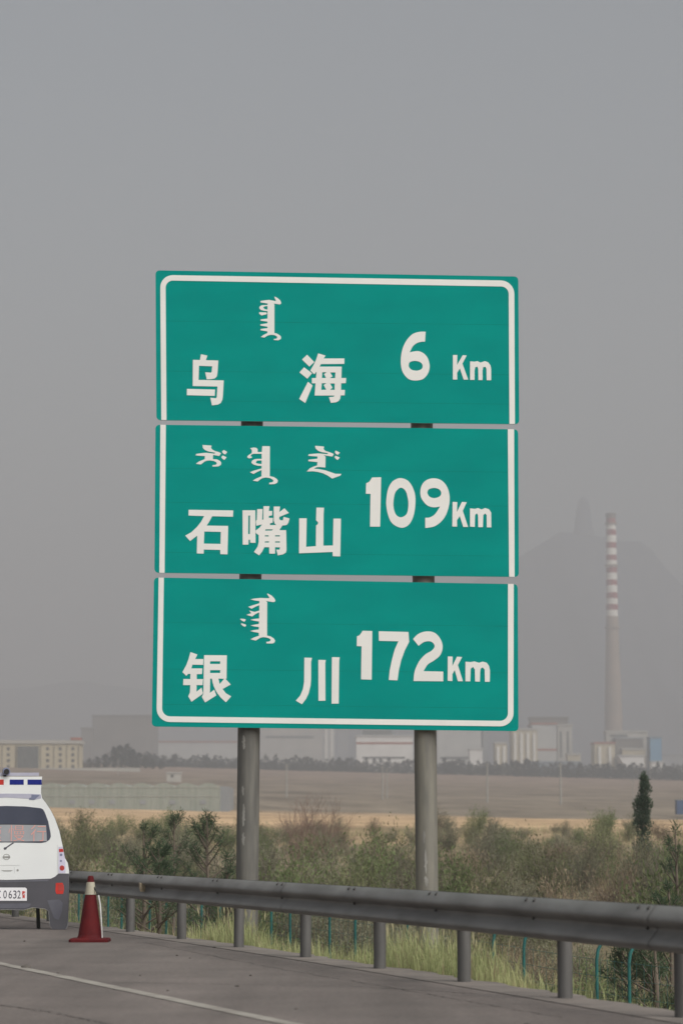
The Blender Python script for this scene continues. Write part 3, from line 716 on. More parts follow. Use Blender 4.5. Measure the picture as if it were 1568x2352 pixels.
for ch, cx, w in (('速', -55, 150), ('慢', 200, 190), ('行', 455, 180)):
    p = (cx/KX*S2D, (KY + 860/KX)*S2D)
    text_part('message_character', ch, p[0], p[1], 190/KX*S2D, BD - 0.0075, M['b_ledred'], body, px=w/KX*S2D, bold=-0.012)
# roof bar with lamps
bp('roof_rack', [sym([(80,395),(380,398),(482,405),(488,450),(400,470),(330,455),(80,440)])], M['b_rack'])
bp('rack_foot', [[bw(*p) for p in [(375,408),(470,410),(455,430),(430,448),(405,470),(345,465),(350,445),(372,440)]]], M['b_lens'], 2)
bp('rack_foot', [[bw(160 - p[0], p[1]) for p in [(375,408),(470,410),(455,430),(430,448),(405,470),(345,465),(350,445),(372,440)]]], M['b_lens'], 2)
for x0, x1, m in ((118, 283, 'b_blue'), (328, 494, 'b_blue'), (-123, 48, 'b_red'), (-334, -168, 'b_red')):
    bp('warning_lamp', [rect(x0, x1, 230, 291)], M[m])
bar = flat_part('roof_strip', [[bw(*p) for p in [(-300,150),(460,148),(462,186),(-300,188)]]], BD + 0.004, 0.02, M['b_rack'], body)
b = MB(); a = P(62/KX*S2D, (KY + 138/KX)*S2D, BD); s_ = S2D/KX*BD/F
b.tube([(a.x, BD + 0.10, a.z + 0.01), (a.x + 0.03, BD - 0.06, a.z)], 0.05, 14, 0); b.tube([(a.x + 0.03, BD - 0.061, a.z), (a.x + 0.032, BD - 0.072, a.z)], 0.037, 14, 1)
b.box(a.x - 0.02, a.x + 0.02, BD + 0.002, BD + 0.03, a.z - 0.10, a.z - 0.045, 1)
b.build('camera_housing', [M['b_lens'], M['black']], body)
# lamps, reflectors
for mir in (0, 1):
    X = (lambda x: 160 - x) if mir else (lambda x: x)
    poly = lambda pts: [bw(X(p[0]), p[1]) for p in pts]
    circ = lambda cx, cy, r, ry=None: [bw(X(cx) + r*math.cos(i*0.349), cy + (ry or r)*math.sin(i*0.349)) for i in range(18)]
    tl = bp('tail_light', [poly([(692,1022),(738,1018),(757,1120),(772,1200),(775,1330),(692,1330)])], M['b_lilac'])
    bp('lamp_lens', [poly([(698,1046),(744,1044),(751,1080),(698,1082)])], M['b_red'], 2, tl)
    bp('lamp_lens', [circ(722, 1115, 15)], M['b_lens'], 2, tl); bp('lamp_lens', [circ(720, 1186, 12)], M['b_lens'], 2, tl)
    bp('lamp_lens', [circ(733, 1270, 28, 31)], M['b_red2'], 2, tl)
    rf = bp('fog_reflector', [poly([(660,1446),(738,1444),(752,1475),(756,1530),(745,1575),(668,1576),(656,1545)])], M['b_red'], 2)
    bp('reflector_face', [poly([(688,1465),(736,1458),(748,1480),(750,1535),(690,1540)])], M['b_red2'], 3, rf)
    bp('seam', [poly([(676,1000),(680,1000),(688,1338),(684,1338)])], M['b_pale'], 1)
bp('wiper', [[bw(*p) for p in [(150,972),(172,975),(88,1032),(76,1052),(56,1056),(46,1042),(56,1026),(72,1026)]]], M['b_char'], 1)
ring = lambda r: [bw(80 + r*math.cos(i*0.2618), 1140 + r*0.86*math.sin(i*0.2618)) for i in range(24)]
bp('badge', [ring(41), ring(33)], M['b_mark'], 1)
bp('badge_bar', [rect(37, 124, 1131, 1150)], M['b_mark'], 2)
bp('tailgate_handle', [[bw(*p) for p in [(15,1296),(155,1297),(130,1309),(45,1309)]]], M['b_mark'], 1)
bp('tailgate_lock', [[bw(212 + 13*math.cos(i*0.4488), 1296 + 14*math.sin(i*0.4488)) for i in range(14)]], M['b_mark'], 1)
bp('seam', [rect(-60, 235, 1236, 1239)], M['b_pale'], 1)
bp('seam', [rect(172, 175, 1260, 1330)], M['b_pale'], 1)
plate = bp('licence_plate', [[bw(*p) for p in [(-160,1500),(302,1500),(320,1516),(320,1655),(-160,1655)]]], M['b_plate'], 2)
for ch, cx in (('C', -8), ('0', 65), ('6', 128), ('3', 182), ('2', 232)):
    text_part('plate_character', ch, cx*0.98/KX*S2D, (KY + 1581/KX)*S2D, 94/KX*S2D, BD - 0.0075, M['b_char'], plate, px=40/KX*S2D)
text_part('plate_character', '警', 282/KX*S2D, (KY + 1582/KX)*S2D, 84/KX*S2D, BD - 0.0075, M['b_red'], plate, px=40/KX*S2D, bold=0.015)
for px_ in (435, -275):
    a = Vector((bw(px_, 1500)[0], BD + 0.036, bw(px_, 1500)[1])); g = Vector((bw(px_ - 20, 2000)[0], BD + 0.42, 0.0))
    b = MB(); b.tube([a, g], 0.026, 4, smooth=False); b.build('support_strut', M['strut'], board)

# ------------------------------------------------------------------ traffic cone
cd = 31.4
cc = P(207, 2163, cd); cz = 0.0
cone = empty('traffic_cone', (cc.x, cd, 0), 'faded red traffic cone with a pale band beside the car board', 'traffic cone')
ms = cd / F
b = MB(); hw = 45*ms
# square foot with rounded corners, turned a little
for (r0, z0), (r1, z1) in (((hw, 0.0), (hw, 0.028)), ((hw, 0.028), (hw*0.93, 0.042))):
    A = [(cc.x + r0*c_*0.98, cd + r0*s_*0.98, z0) for c_, s_ in ((-1,-.88),(-.88,-1),(.88,-1),(1,-.88),(1,.88),(.88,1),(-.88,1),(-1,.88))]
    B = [(cc.x + r1*c_*0.98, cd + r1*s_*0.98, z1) for c_, s_ in ((-1,-.88),(-.88,-1),(.88,-1),(1,-.88),(1,.88),(.88,1),(-.88,1),(-1,.88))]
    b.add(A + B, [(i, (i+1) % 8, 8+(i+1) % 8, 8+i) for i in range(8)])
b.add(B, [tuple(range(8))]); b.build('base', M['cone_red'], cone)
H = 148*ms
rr = lambda t: (29 + (6.2 - 29)*t)*ms        # radius along the height
b = MB(); b.lathe((cc.x, cd, 0), [(rr(0)*1.08, 0.041), (rr(0.02), 0.055)] + [(rr(t), H*t) for t in (0.1, 0.3, 0.5, 0.7, 0.9, 0.985)] + [(rr(1)*0.7, H), (rr(1)*0.55, H*0.99)], 28)
b.build('body', M['cone_red'], cone)
b = MB(); b.lathe((cc.x, cd, 0), [(rr(0.715)+0.003, H*0.715), (rr(0.80)+0.003, H*0.80), (rr(0.905)+0.003, H*0.905)], 28)
b.build('reflective_band', M['cone_band'], cone)
cw = lambda x, y, d: P(x/KX*S2D, (KY + y/KX)*S2D, d)
b = MB(); b.tube([cw(1105,1490,cd-0.02), cw(1130,1535,cd-0.05), cw(1160,1592,cd-0.06)], 0.009, 8, 0)
b.tube([cw(1160,1592,cd-0.06), cw(1180,1700,cd-0.08), cw(1190,1850,cd-0.08), cw(1198,1965,cd-0.09), cw(1204,2092,cd-0.09)], [0.011, 0.010, 0.010, 0.008, 0.008], 8, 1)
tag(b.build('cord', [M['black'], M['cordwhite']]), 'thin black and white cord hanging down the right side of the red cone', 'cord')

# debris on the shoulder
for i, (u, v, r_, lab) in enumerate(((60,2217,.07,'flat dark scrap lying beside the white edge line'),(322,2235,.02,None),(407,2190,.022,None),(437,2196,.018,None),(493,2172,.035,'dark stone on the shoulder below the second rail post'),(545,2259,.03,'dark stone near the middle of the shoulder above the edge line'),(133,2230,.02,None),(385,2269,.018,None),(575,2235,.022,None),(57,2158,.022,None),(1210,2345,.035,'dark stone by the kerb in the lower right corner'),(680,2310,.02,None))):
    d = HC*F/(v - 1925); p = P(u, v, d)
    bm = bmesh.new(); bmesh.ops.create_icosphere(bm, subdivisions=1, radius=r_*0.65)
    for w in bm.verts: w.co = Vector((w.co.x*rnd.uniform(.8,1.4), w.co.y*rnd.uniform(.8,1.4), w.co.z*rnd.uniform(.25,.6)))
    me = bpy.data.meshes.new('stone'); bm.to_mesh(me); bm.free(); me.materials.append(M['stone'])
    o = bpy.data.objects.new('stone', me); C.objects.link(o); o.location = (p.x, d, 0.008)
    if lab: tag(o, lab, 'stone')
    else: tag(o, 'tiny dark pebble scattered on the asphalt shoulder', 'pebble', 'pebbles on the shoulder')

# ------------------------------------------------------------------ green wire fence down the bank
FS = 4.9
fence = empty('wire_fence', (xr(30) + FS, 30, -1.7), 'teal wire mesh fence with bent-top posts below the guardrail', 'fence')
def fence_y(u):
    y = 12.0
    while y < 140:
        if (u - 784)/F*y - off(y, FS).x + (0) >= 0 and y > 12: return y
        y += 0.05
    return None
us = [115, 170, 182, 236, 267, 332, 373, 456, 497, 537, 619, 662, 758, 818, 941, 1141, 1216, 1392, 1470, 1640, 1730]
fy = []
for u in us:
    # nearest y where the fence line crosses this sight line
    best = min((abs((u-784)/F*yy - (off(yy, FS).x)), yy) for yy in np.arange(14, 120, 0.1))
    fy.append(best[1])
ft_of = lambda y: -0.04 + 0.022*max(0, y - 31)
for y in fy:
    q = off(y, FS); n = nrm(y); g = gz(q.x, q.y); ft = ft_of(y)
    q = Vector((q.x, q.y, 0))
    b = MB(); b.tube([q + Vector((0, 0, g - 0.3)), q + Vector((0, 0, ft - 0.22)), q + n*0.02 + Vector((0, 0, ft - 0.10)), q + n*0.06 + Vector((0, 0, ft - 0.03)), q + n*0.12 + Vector((0, 0, ft))], 0.021, 8)
    b.build('fence_post', M['teal'], fence)
b = MB(); ysf = [12 + i*1.5 for i in range(70)]
for h in (0.10, 0.3, 0.5, 0.7, 0.9, 1.1, 1.3, 1.5):
    b.tube([(*(off(y, FS).xy), ft_of(y) - 0.12 - h) for y in ysf], 0.0025, 4, cap=False)
yv = 13.0
while yv < 60:
    q = off(yv, FS); b.tube([(q.x, q.y, ft_of(yv) - 0.2), (q.x, q.y, ft_of(yv) - 1.62)], 0.0022, 3, cap=False); yv += 0.2
b.build('wire_mesh', M['wire'], fence)

# ------------------------------------------------------------------ vegetation
def leaf(b, c, d, L, W, mi=0):
    """one elongated leaf face"""
    d = d.normalized(); s = d.cross(Vector((rnd.gauss(0,1), rnd.gauss(0,1), rnd.gauss(0,1))))
    if s.length < 1e-3: return
    s.normalize()
    b.add([c, c + d*L*0.5 + s*W, c + d*L, c + d*L*0.5 - s*W], [(0,1,2,3)], mi)
def shrub_parts(h, w, ns, nl, L, W, lean=0.9, bare=0.15):
    fol, stem = MB(), MB()
    for i in range(ns):
        a = rnd.uniform(0, 2*math.pi); r_ = w*0.5*math.sqrt(rnd.random())
        top = Vector((r_*math.cos(a)*lean, r_*math.sin(a)*lean, h*rnd.uniform(0.45, 1.0)*(1 - 0.38*(r_/(w*0.5))**2)))
        root = Vector((rnd.gauss(0, w*0.05), rnd.gauss(0, w*0.05), -0.1))
        mid = root.lerp(top, 0.5) + Vector((rnd.gauss(0, 0.06), rnd.gauss(0, 0.06), h*0.08))
        stem.tube([root, mid, top], [0.012, 0.008, 0.003], 3, cap=False)
        for k in range(nl):
            t = rnd.uniform(bare, 1.0)
            c = (root*(1-t)**2 + mid*2*t*(1-t) + top*t*t) + Vector((rnd.gauss(0, 0.09), rnd.gauss(0, 0.09), rnd.gauss(0, 0.07)))*w*0.5
            d = (top - root).normalized()*0.7 + Vector((rnd.gauss(0, .6), rnd.gauss(0, .6), rnd.gauss(0.3, .5)))
            leaf(fol, c, d, L*rnd.uniform(0.6, 1.3), W*rnd.uniform(0.7, 1.3))
    return fol, stem
KINDS = [
 ('round_shrub', 'leaf_olive', 'olive green bushy shrub in the scrub behind the guardrail', 'olive shrubs behind the guardrail'),
 ('feathery_shrub', 'leaf_grey', 'grey-green feathery shrub in the scrub behind the guardrail', 'grey-green shrubs behind the guardrail'),
 ('leafy_shrub', 'leaf_green', 'fresh mid-green shrub in the scrub behind the guardrail', 'green shrubs behind the guardrail'),
 ('dry_shrub', 'leaf_dry', 'dry brown shrub in the scrub behind the guardrail', 'dry shrubs behind the guardrail')]
protos = {}
for ki, (nm, lm, lab, grp) in enumerate(KINDS):
    protos[ki] = []
    for v in range(4):
        h = [1.9, 2.0, 1.8, 1.2][ki]*rnd.uniform(.85, 1.15); w = [2.2, 2.0, 1.9, 1.7][ki]*rnd.uniform(.85, 1.2)
        f, s = shrub_parts(h, w, [40, 46, 40, 36][ki], [72, 72, 66, 56][ki], [.085, .10, .085, .10][ki], [.014, .010, .015, .009][ki], bare=0.08)
        fo = f.build('foliage', M[lm]); so_ = s.build('stems', M['twig'])
        protos[ki].append((fo.data, so_.data))
        bpy.data.objects.remove(fo); bpy.data.objects.remove(so_)
def put_shrub(ki, x, y, sc, sz=1.0, zoff=0.0):
    fm, sm = rnd.choice(protos[ki])
    nm, lm, lab, grp = KINDS[ki]
    e = empty(nm, (x, y, gz(x, y) + zoff), lab, 'shrub', grp)
    e.rotation_euler = (0, 0, rnd.uniform(0, 6.28)); e.scale = (sc, sc, sc*sz)
    for name, me in (('foliage', fm), ('stems', sm)):
        o = bpy.data.objects.new(name, me); C.objects.link(o); o.parent = e
cnt = 0
tries = 0
placed = []
while cnt < 330 and tries < 12000:
    tries += 1
    y = 44 + 130 * rnd.random()**1.15
    x = rnd.uniform(-0.155, 0.155) * y
    s = lateral(x, y)
    if s < 5.6: continue
    dens = mnoise.noise(Vector((x*0.09, y*0.06, 3.3))) + 0.35
    if rnd.random() > 0.55 + dens: continue
    md = 0.62 + 0.005*y
    if any((x-a)**2 + (y-b_)**2 < md*md for a, b_ in placed): continue
    placed.append((x, y))
    green = 0.5 - x/(0.13*y)*0.35 - (y - 60)/260.0
    f1 = mnoise.noise(Vector((x*0.16, y*0.045, 21.0))) + rnd.gauss(0, 0.16) + (green - 0.35)*0.35
    if f1 > 0.22: ki = 2
    elif f1 > 0.02: ki = 0
    elif f1 > -0.24: ki = 1
    else: ki = 3
    big = 1 + 0.35*mnoise.noise(Vector((x*0.2, y*0.08, 40.0)))
    put_shrub(ki, x, y, rnd.uniform(0.62, 1.15)*big, rnd.uniform(0.7, 1.15)); cnt += 1
low = 0; tries = 0
while low < 46 and tries < 3000:
    tries += 1
    y = 24 + 24*rnd.random(); s = rnd.uniform(5.5, 9.5); q = off(y, s)
    if abs(q.x) > 0.15*y or any((q.x-a)**2 + (q.y-b_)**2 < 0.55 for a, b_ in placed): continue
    placed.append((q.x, q.y)); low += 1
    put_shrub(rnd.choice((2, 2, 0, 0, 1)), q.x, q.y, rnd.uniform(0.5, 0.72), rnd.uniform(0.8, 1.1))
# some bigger clumps where the photo has them
for (u, v, d, ki, sc) in ((905,1860,92,0,1.45),(975,1870,88,1,1.3),(850,1890,80,2,1.5),(700,1900,75,0,1.5),(650,1930,66,2,1.5),(1130,1865,120,1,1.3),(1190,1875,116,1,1.2),(1380,1872,110,0,1.4),(1560,1880,84,2,1.4),(420,1862,118,1,1.25),(200,1850,126,0,1.5),(170,1870,100,0,1.5),(270,1870,110,1,1.3),(1290,1950,70,3,1.3),(1080,1930,72,0,1.2),(540,1920,70,1,1.3),(1462,1888,90,1,1.2),(1488,1895,86,0,1.1),(1474,1910,78,1,1.2),(1330,1900,95,1,1.3),(1250,1905,84,0,1.3),(1160,1920,82,1,1.3),(1410,1925,74,3,1.3),(1010,1925,70,2,1.3),(930,1945,64,1,1.2),(760,1900,84,1,1.3),(250,1930,80,2,1.3),(210,1960,62,1,1.2),(600,1890,96,1,1.3),(820,1930,70,0,1.3),(1562,1902,58,2,1.4),(1545,1960,52,2,1.2),(1520,1950,62,0,1.2)):
    p = P(u, v, d); g = gz(p.x, d)
    hh = [1.9, 2.0, 1.8, 1.2][ki]
    put_shrub(ki, p.x, d, sc, max(0.7, min(1.5, (p.z - g)/(hh*sc*0.93))))

# dark young pines with tufted shoots
def pine(u, vtop, d, w, label, shoots=26):
    p = P(u, vtop, d); g = gz(p.x, d); h = p.z - g
    e = empty('young_pine', (p.x, d, g), label, 'pine', None)
    b = MB(); b.tube([(p.x, d, g - 0.2), (p.x + 0.03, d, g + h*0.5), (p.x, d, g + h*0.97)], [0.05, 0.035, 0.01], 7); b.build('trunk', M['twig'], e)
    f, br = MB(), MB()
    for i in range(shoots):
        t = rnd.uniform(0.25, 1.0) if i else 1.0
        a = rnd.uniform(0, 6.28); ln = w*0.62*(1.15 - t)*rnd.uniform(0.6, 1.3) if i else 0.02
        base = Vector((p.x, d, g + h*t*0.9)); tip = base + Vector((math.cos(a)*ln, math.sin(a)*ln, ln*0.35 + h*0.09))
        br.tube([base, base.lerp(tip, .6) - Vector((0, 0, .03)), tip], [0.016, 0.012, 0.006], 4, cap=False)
        for k in range(70):
            q = base.lerp(tip, rnd.uniform(0.45, 1.05)) + Vector((rnd.gauss(0, .03), rnd.gauss(0, .03), rnd.gauss(0, .03)))
            dr = (tip - base).normalized()*0.5 + Vector((rnd.gauss(0, .7), rnd.gauss(0, .7), rnd.gauss(.25, .6)))
            leaf(f, q, dr, rnd.uniform(.08, .14), 0.007)
    f.build('needles', M['needle'], e); br.build('branches', M['twig'], e)
pine(476, 1866, 50, 1.7, 'dark tufted young pine, the tallest left of the left sign post', 34)
pine(330, 1893, 47, 1.5, 'dark young pine midway between the car board and the left sign post')
pine(400, 1868, 62, 1.6, 'smaller dark pine set back between the two nearer pines')
pine(365, 1940, 45, 1.5, 'low dark pine just above the rail, in front of the taller pines')
pine(520, 1960, 46, 1.2, 'short dark pine touching the left sign post from the left')
pine(1549, 1893, 52, 1.3, 'dark pine cut by the right picture edge beside the column tree', 24)
pine(1535, 2030, 38, 1.0, 'small dark pine sprig just above the rail at the right picture edge', 16)
pine(1500, 2120, 36, 1.2, 'dark low pine behind the fence posts under the rail on the right', 24)
pine(1440, 2140, 36.5, 1.1, 'dark low bushy pine left of the last fence posts under the rail', 20)

# the dark column-shaped tree
def column_tree():
    d = 96; p = P(1476, 1776, d); g = gz(p.x, d); h = p.z - g
    e = empty('column_tree', (p.x, d, g), 'dark narrow column-shaped tree standing alone in the scrub at right', 'tree')
    b = MB(); b.tube([(p.x, d, g - .2), (p.x - 0.05, d, g + h*.5), (p.x + 0.03, d, g + h*.95)], [0.07, 0.05, 0.01], 8); b.build('trunk', M['twig'], e)
    f = MB(); s = d/F
    # lumps (u, v, ru, rv) read off the crown's outline
    for (u, v, ru, rv, n) in ((1478,1790,8,14,500),(1480,1812,14,16,900),(1476,1838,14,16,900),(1466,1850,14,14,700),(1486,1852,10,16,500),(1473,1872,17,15,900),(1466,1892,10,13,500),(1482,1890,12,15,500),(1474,1915,16,16,700),(1476,1945,18,20,700)):
        c = P(u, v, d)
        for i in range(int(n*0.62)):
            r_ = rnd.random()**0.55*rnd.choice((1, 1, 1, 1.25)); v3 = Vector((rnd.gauss(0,1), rnd.gauss(0,1), rnd.gauss(0,1))).normalized()*r_
            q = c + Vector((v3.x*ru*s, v3.y*ru*s, v3.z*rv*s))
            leaf(f, q, Vector((v3.x, v3.y, 0.8 + v3.z)) + Vector((rnd.gauss(0,.5), rnd.gauss(0,.5), rnd.gauss(0,.4))), rnd.uniform(.07, .13), .022)
    f.build('crown', M['poplar'], e)
column_tree()

# bare reddish twig shrubs
def bare(u, vtop, d, w, label):
    p = P(u, vtop, d); g = gz(p.x, d); h = p.z - g
    b = MB()
    def grow(a, dr, ln, r_, dep):
        tip = a + dr*ln; b.tube([a, a.lerp(tip, .5) + Vector((rnd.gauss(0, .02), 0, rnd.gauss(0, .02))), tip], [r_, r_*.8, r_*.5], 4, cap=False)
        if dep:
            for _ in range(3):
                nd = (dr + Vector((rnd.gauss(0, .38), rnd.gauss(0, .38), rnd.gauss(0.1, .22)))).normalized()
                grow(a.lerp(tip, rnd.uniform(.45, 1)), nd, ln*rnd.uniform(.5, .75), r_*.62, dep-1)
    for i in range(4):
        dr = Vector((rnd.gauss(0, .22*w), rnd.gauss(0, .22*w), 1)).normalized()
        grow(Vector((p.x + rnd.gauss(0, .12), d + rnd.gauss(0, .12), g - .1)), dr, h*0.45, 0.017, 4)
    tag(b.build('bare_shrub', M['twig_red']), label, 'shrub')
bare(700, 1788, 92, 1.0, 'leafless reddish shrub, the taller one between the two sign posts')
bare(752, 1822, 95, 0.8, 'leafless reddish shrub, the shorter one between the two sign posts')
bare(668, 1822, 100, 0.6, 'thin leafless sapling close to the right of the left sign post')

# grass on the bank and straw between the shrubs
def grass():
    b = MB()
    n = 0
    while n < 22000:
        y = 15 + 30*rnd.random(); s = 0.22 + 5.2*rnd.random()**1.3; q = off(y, s)
        if not -0.16*y < q.x < 0.16*y: continue
        c = mnoise.noise(Vector((q.x*0.55, q.y*0.35, 1.7)))
        u = 784 + q.x/q.y*F
        tuft = math.exp(-((u-545)/90)**2)*1.0 + math.exp(-((u-965)/130)**2)*1.2 + math.exp(-((u-1130)/80)**2)*0.7 + math.exp(-((u-715)/45)**2)*0.35
        if rnd.random() > 0.025 + max(0, c)*0.12 + tuft*0.85: continue
        h = rnd.uniform(.2, .52)*(0.42 + 0.55*min(1.2, tuft)) + max(0, c)*0.25
        if s < 0.5: h *= 0.6
        g = Vector((q.x, q.y, gz(q.x, q.y) - 0.02)); a = rnd.uniform(0, 6.28)
        ln = Vector((math.cos(a), math.sin(a), 0))*h*rnd.uniform(.1, .55)
        side = Vector((-math.sin(a), math.cos(a), 0))*rnd.uniform(.0025, .005)
        m1 = g + ln*0.3 + Vector((0, 0, h*.6)); t = g + ln + Vector((0, 0, h))
        mi = 0 if rnd.random() < 0.9 else 1
        b.add([g - side, g + side, m1 + side*.8, m1 - side*.8, t], [(0,1,2,3), (3,2,4)], mi)
        if rnd.random() < 0.16 and h > .4:
            leaf(b, t - Vector((0, 0, .05)), Vector((ln.x*.4, ln.y*.4, h)), .13, .010, 2)
        n += 1
    tag(b.build('grass', [M['grass'], M['grass_dry'], M['seed']]), kind='stuff')
    b = MB()
    for i in range(16000):
        y = 40 + 140*rnd.random(); x = rnd.uniform(-.15, .15)*y
        if lateral(x, y) < 4.2: continue
        if mnoise.noise(Vector((x*.12, y*.08, 9))) < rnd.uniform(-.35, .1): continue
        g = Vector((x, y, gz(x, y) - .03)); mi = 0 if rnd.random() < .72 else 1
        for k in range(3):
            h = rnd.uniform(.25, .75); a = rnd.uniform(0, 6.28)
            g2 = g + Vector((rnd.gauss(0, .12), rnd.gauss(0, .12), 0))
            t = g2 + Vector((math.cos(a)*h*.35, math.sin(a)*h*.35, h)); sd_ = Vector((rnd.uniform(.006, .012), 0, 0))
            b.add([g2 - sd_, g2 + sd_, t], [(0,1,2)], mi)
    tag(b.build('dry_grass', [M['grass_dry'], M['grass']]), kind='stuff')
grass()

# ------------------------------------------------------------------ the plain: greenhouse, poles, huts
def block(b, u0, u1, v0, v1, d, depth, mi=0, down=0.0):
    A, B = P(u0, v0, d), P(u1, v1, d)
    b.box(A.x, B.x, d, d + depth, B.z - down, A.z, mi)
gd = 470
gc = P(300, 1862, gd)
gh = empty('greenhouse', (gc.x, gd, gc.z), 'long low grey-green greenhouse with scalloped roofs on the plain', 'greenhouse')
b = MB(); block(b, -110, 505, 1808, 1863, gd, 40, 0, 2.0); b.build('wall', M['greenglass'], gh)
for i in range(-3, 9):
    u0, u1 = -110 + (i+3)*51.2, -110 + (i+4)*51.2
    A, B = P(u0, 1808, gd), P(u1, 1808, gd); n = 10; vs = []
    for k in range(n+1):
        t = k/n; z = A.z + math.sin(math.pi*t)**0.8*0.75
        for yy in (gd, gd + 40): vs.append((A.x + (B.x-A.x)*t, yy, z))
    b = MB(); b.add(vs, [(2*k, 2*k+2, 2*k+3, 2*k+1) for k in range(n)] + [tuple(2*k for k in range(n+1)), tuple(2*k+1 for k in range(n+1))][:1])
    b.build('roof_span', M['greenglass'], gh)
b = MB()
for i in range(49):
    u = -110 + i*12.8; A = P(u, 1808, gd); B = P(u, 1862, gd); b.box(A.x - .045, A.x + .045, gd - .06, gd, B.z - 1, A.z)
for v in (1808, 1829): A, B = P(-110, v, gd), P(505, v, gd); b.box(A.x, B.x, gd - .08, gd - .061, A.z - .08, A.z + .08)
b.build('frame', M['greenframe'], gh)
for u in (35, 75, 160, 205, 252, 322, 390, 460):
    b = MB(); A, B = P(u, 1838, gd), P(u + 13, 1847, gd); b.box(A.x, B.x, gd - .1, gd - .082, B.z, A.z); b.build('vent', M['hallgrey'], gh)
b = MB(); block(b, 505.5, 526, 1806, 1863, gd + 2, 20, 0, 2); b.build('end_room', M['hallgrey'], gh)
# poles
for u, vt, vb, d, w in ((658,1755,1830,600,.22),(878,1758,1833,600,.2),(888,1764,1833,610,.16),(1118,1752,1838,600,.22),(1286,1752,1842,600,.24),(1452,1790,1842,640,.1)):
    A = P(u, vt, d); B = P(u, vb, d); g = gz(A.x, d)
    b = MB(); b.tube([(A.x, d, min(g, B.z) - 1), (A.x, d, A.z)], [w, w*.7], 8)
    b.box(A.x - .5, A.x + .5, d - .25, d - .13, A.z - .6, A.z - .45)
    tag(b.build('utility_pole', M['pole']), {658:'pale concrete pole, the leftmost on the plain, just right of the left sign post',878:'pale pole of the close pair left of the right sign post',888:'thinner pole of the close pair left of the right sign post',1118:'pale concrete pole right of the right sign post',1286:'pale concrete pole before the cream silos',1452:'thin pole near the column tree'}[u], 'utility pole', 'poles on the plain')
A = P(272, 1742, 900); b = MB(); b.tube([(A.x, 900, gz(A.x, 900) - 1), (A.x, 900, A.z)], .12, 6)
tag(b.build('lamp_post', M['pole']), 'thin white mast standing behind the greenhouse roof', 'mast')
d = 760; A, B = P(383, 1774, d), P(415, 1786, d); b = MB(); hut = empty('white_hut', ((A.x+B.x)/2, d, B.z), 'small white flat-roofed hut behind the greenhouse', 'hut')
b.box(A.x, B.x, d, d+4, B.z - 3, A.z - .25); b.build('wall', M['conc'], hut)
b = MB(); b.box(A.x - .2, B.x + .2, d - .2, d + 4.2, A.z - .248, A.z); b.build('roof', M['hall'], hut)
b = MB(); b.box(A.x + 1.2, A.x + 2.0, d - .03, d, B.z, A.z - .6); b.build('door', M['window'], hut)
d = 520; A, B = P(1553, 1837, d), P(1590, 1847, d); bl = empty('blue_shed', ((A.x+B.x)/2, d, B.z), 'small blue sheet metal shed at the right picture edge', 'shed')
b = MB(); b.box(A.x, B.x, d, d+3, B.z - 2, A.z - .1); b.build('wall', M['blue_dark'], bl)
b = MB(); b.box(A.x - .1, B.x + .1, d - .1, d + 3.1, A.z - .098, A.z); b.build('roof', M['bluegrey'], bl)

# cream four-storey block on the left
d = 1120
def cream():
    A, B = P(-150, 1708, d), P(182, 1768, d)
    e = empty('apartment_block', ((A.x + B.x)/2, d, B.z), 'cream four-storey block with a grey glazed bay at left', 'building')
    b = MB(); b.box(A.x, B.x, d, d+16, B.z - 8, A.z); b.build('wall', M['cream'], e)
    b = MB(); r0 = P(-152, 1701, d); b.box(A.x - .6, B.x + .6, d - .6, d + 16.6, A.z + .002, r0.z + .2); b.build('roof', M['conc'], e)
    q = P(163, 1698, d); b = MB(); b.box(q.x, B.x + .7, d - .8, d + 5, r0.z + .21, q.z + 0.7); b.build('roof_cap', M['roofred'], e)
    for u in (41, 154, 6): pass
    q = P(41.5, 1714, d); q2 = P(89, 1768, d); b = MB(); b.box(q.x, q2.x, d - .9, d - .002, q2.z - 5, q.z); b.build('glazed_bay', M['glassgrey'], e)
    for u in (-120, -90, -60, -25, 6, 37.5, 94, 124.5, 154, 181.2):
        q = P(u, 1712, d); b = MB(); b.box(q.x - .17, q.x + .17, d - .25, d - .003, B.z - 4, q.z); b.build('pilaster', M['cream_line'], e)
    for u in (-105, -75, -42, -10, 20, 110, 139, 168):
        for v in (1720, 1733.5, 1747, 1760.5):
            q, q2 = P(u - 3.6, v - 3.8, d), P(u + 3.6, v + 3.8, d); b = MB(); b.box(q.x, q2.x, d - .06, d - .002, q2.z, q.z); w = b.build('window', M['window'], e)
    return e
cream()
d = 1080; A, B = P(92, 1764, d), P(322, 1771, d); b = MB(); b.box(A.x, B.x, d, d+.4, B.z - 4, A.z)
tag(b.build('boundary_wall', M['conc']), 'long low pale wall in front of the far left trees', 'wall')

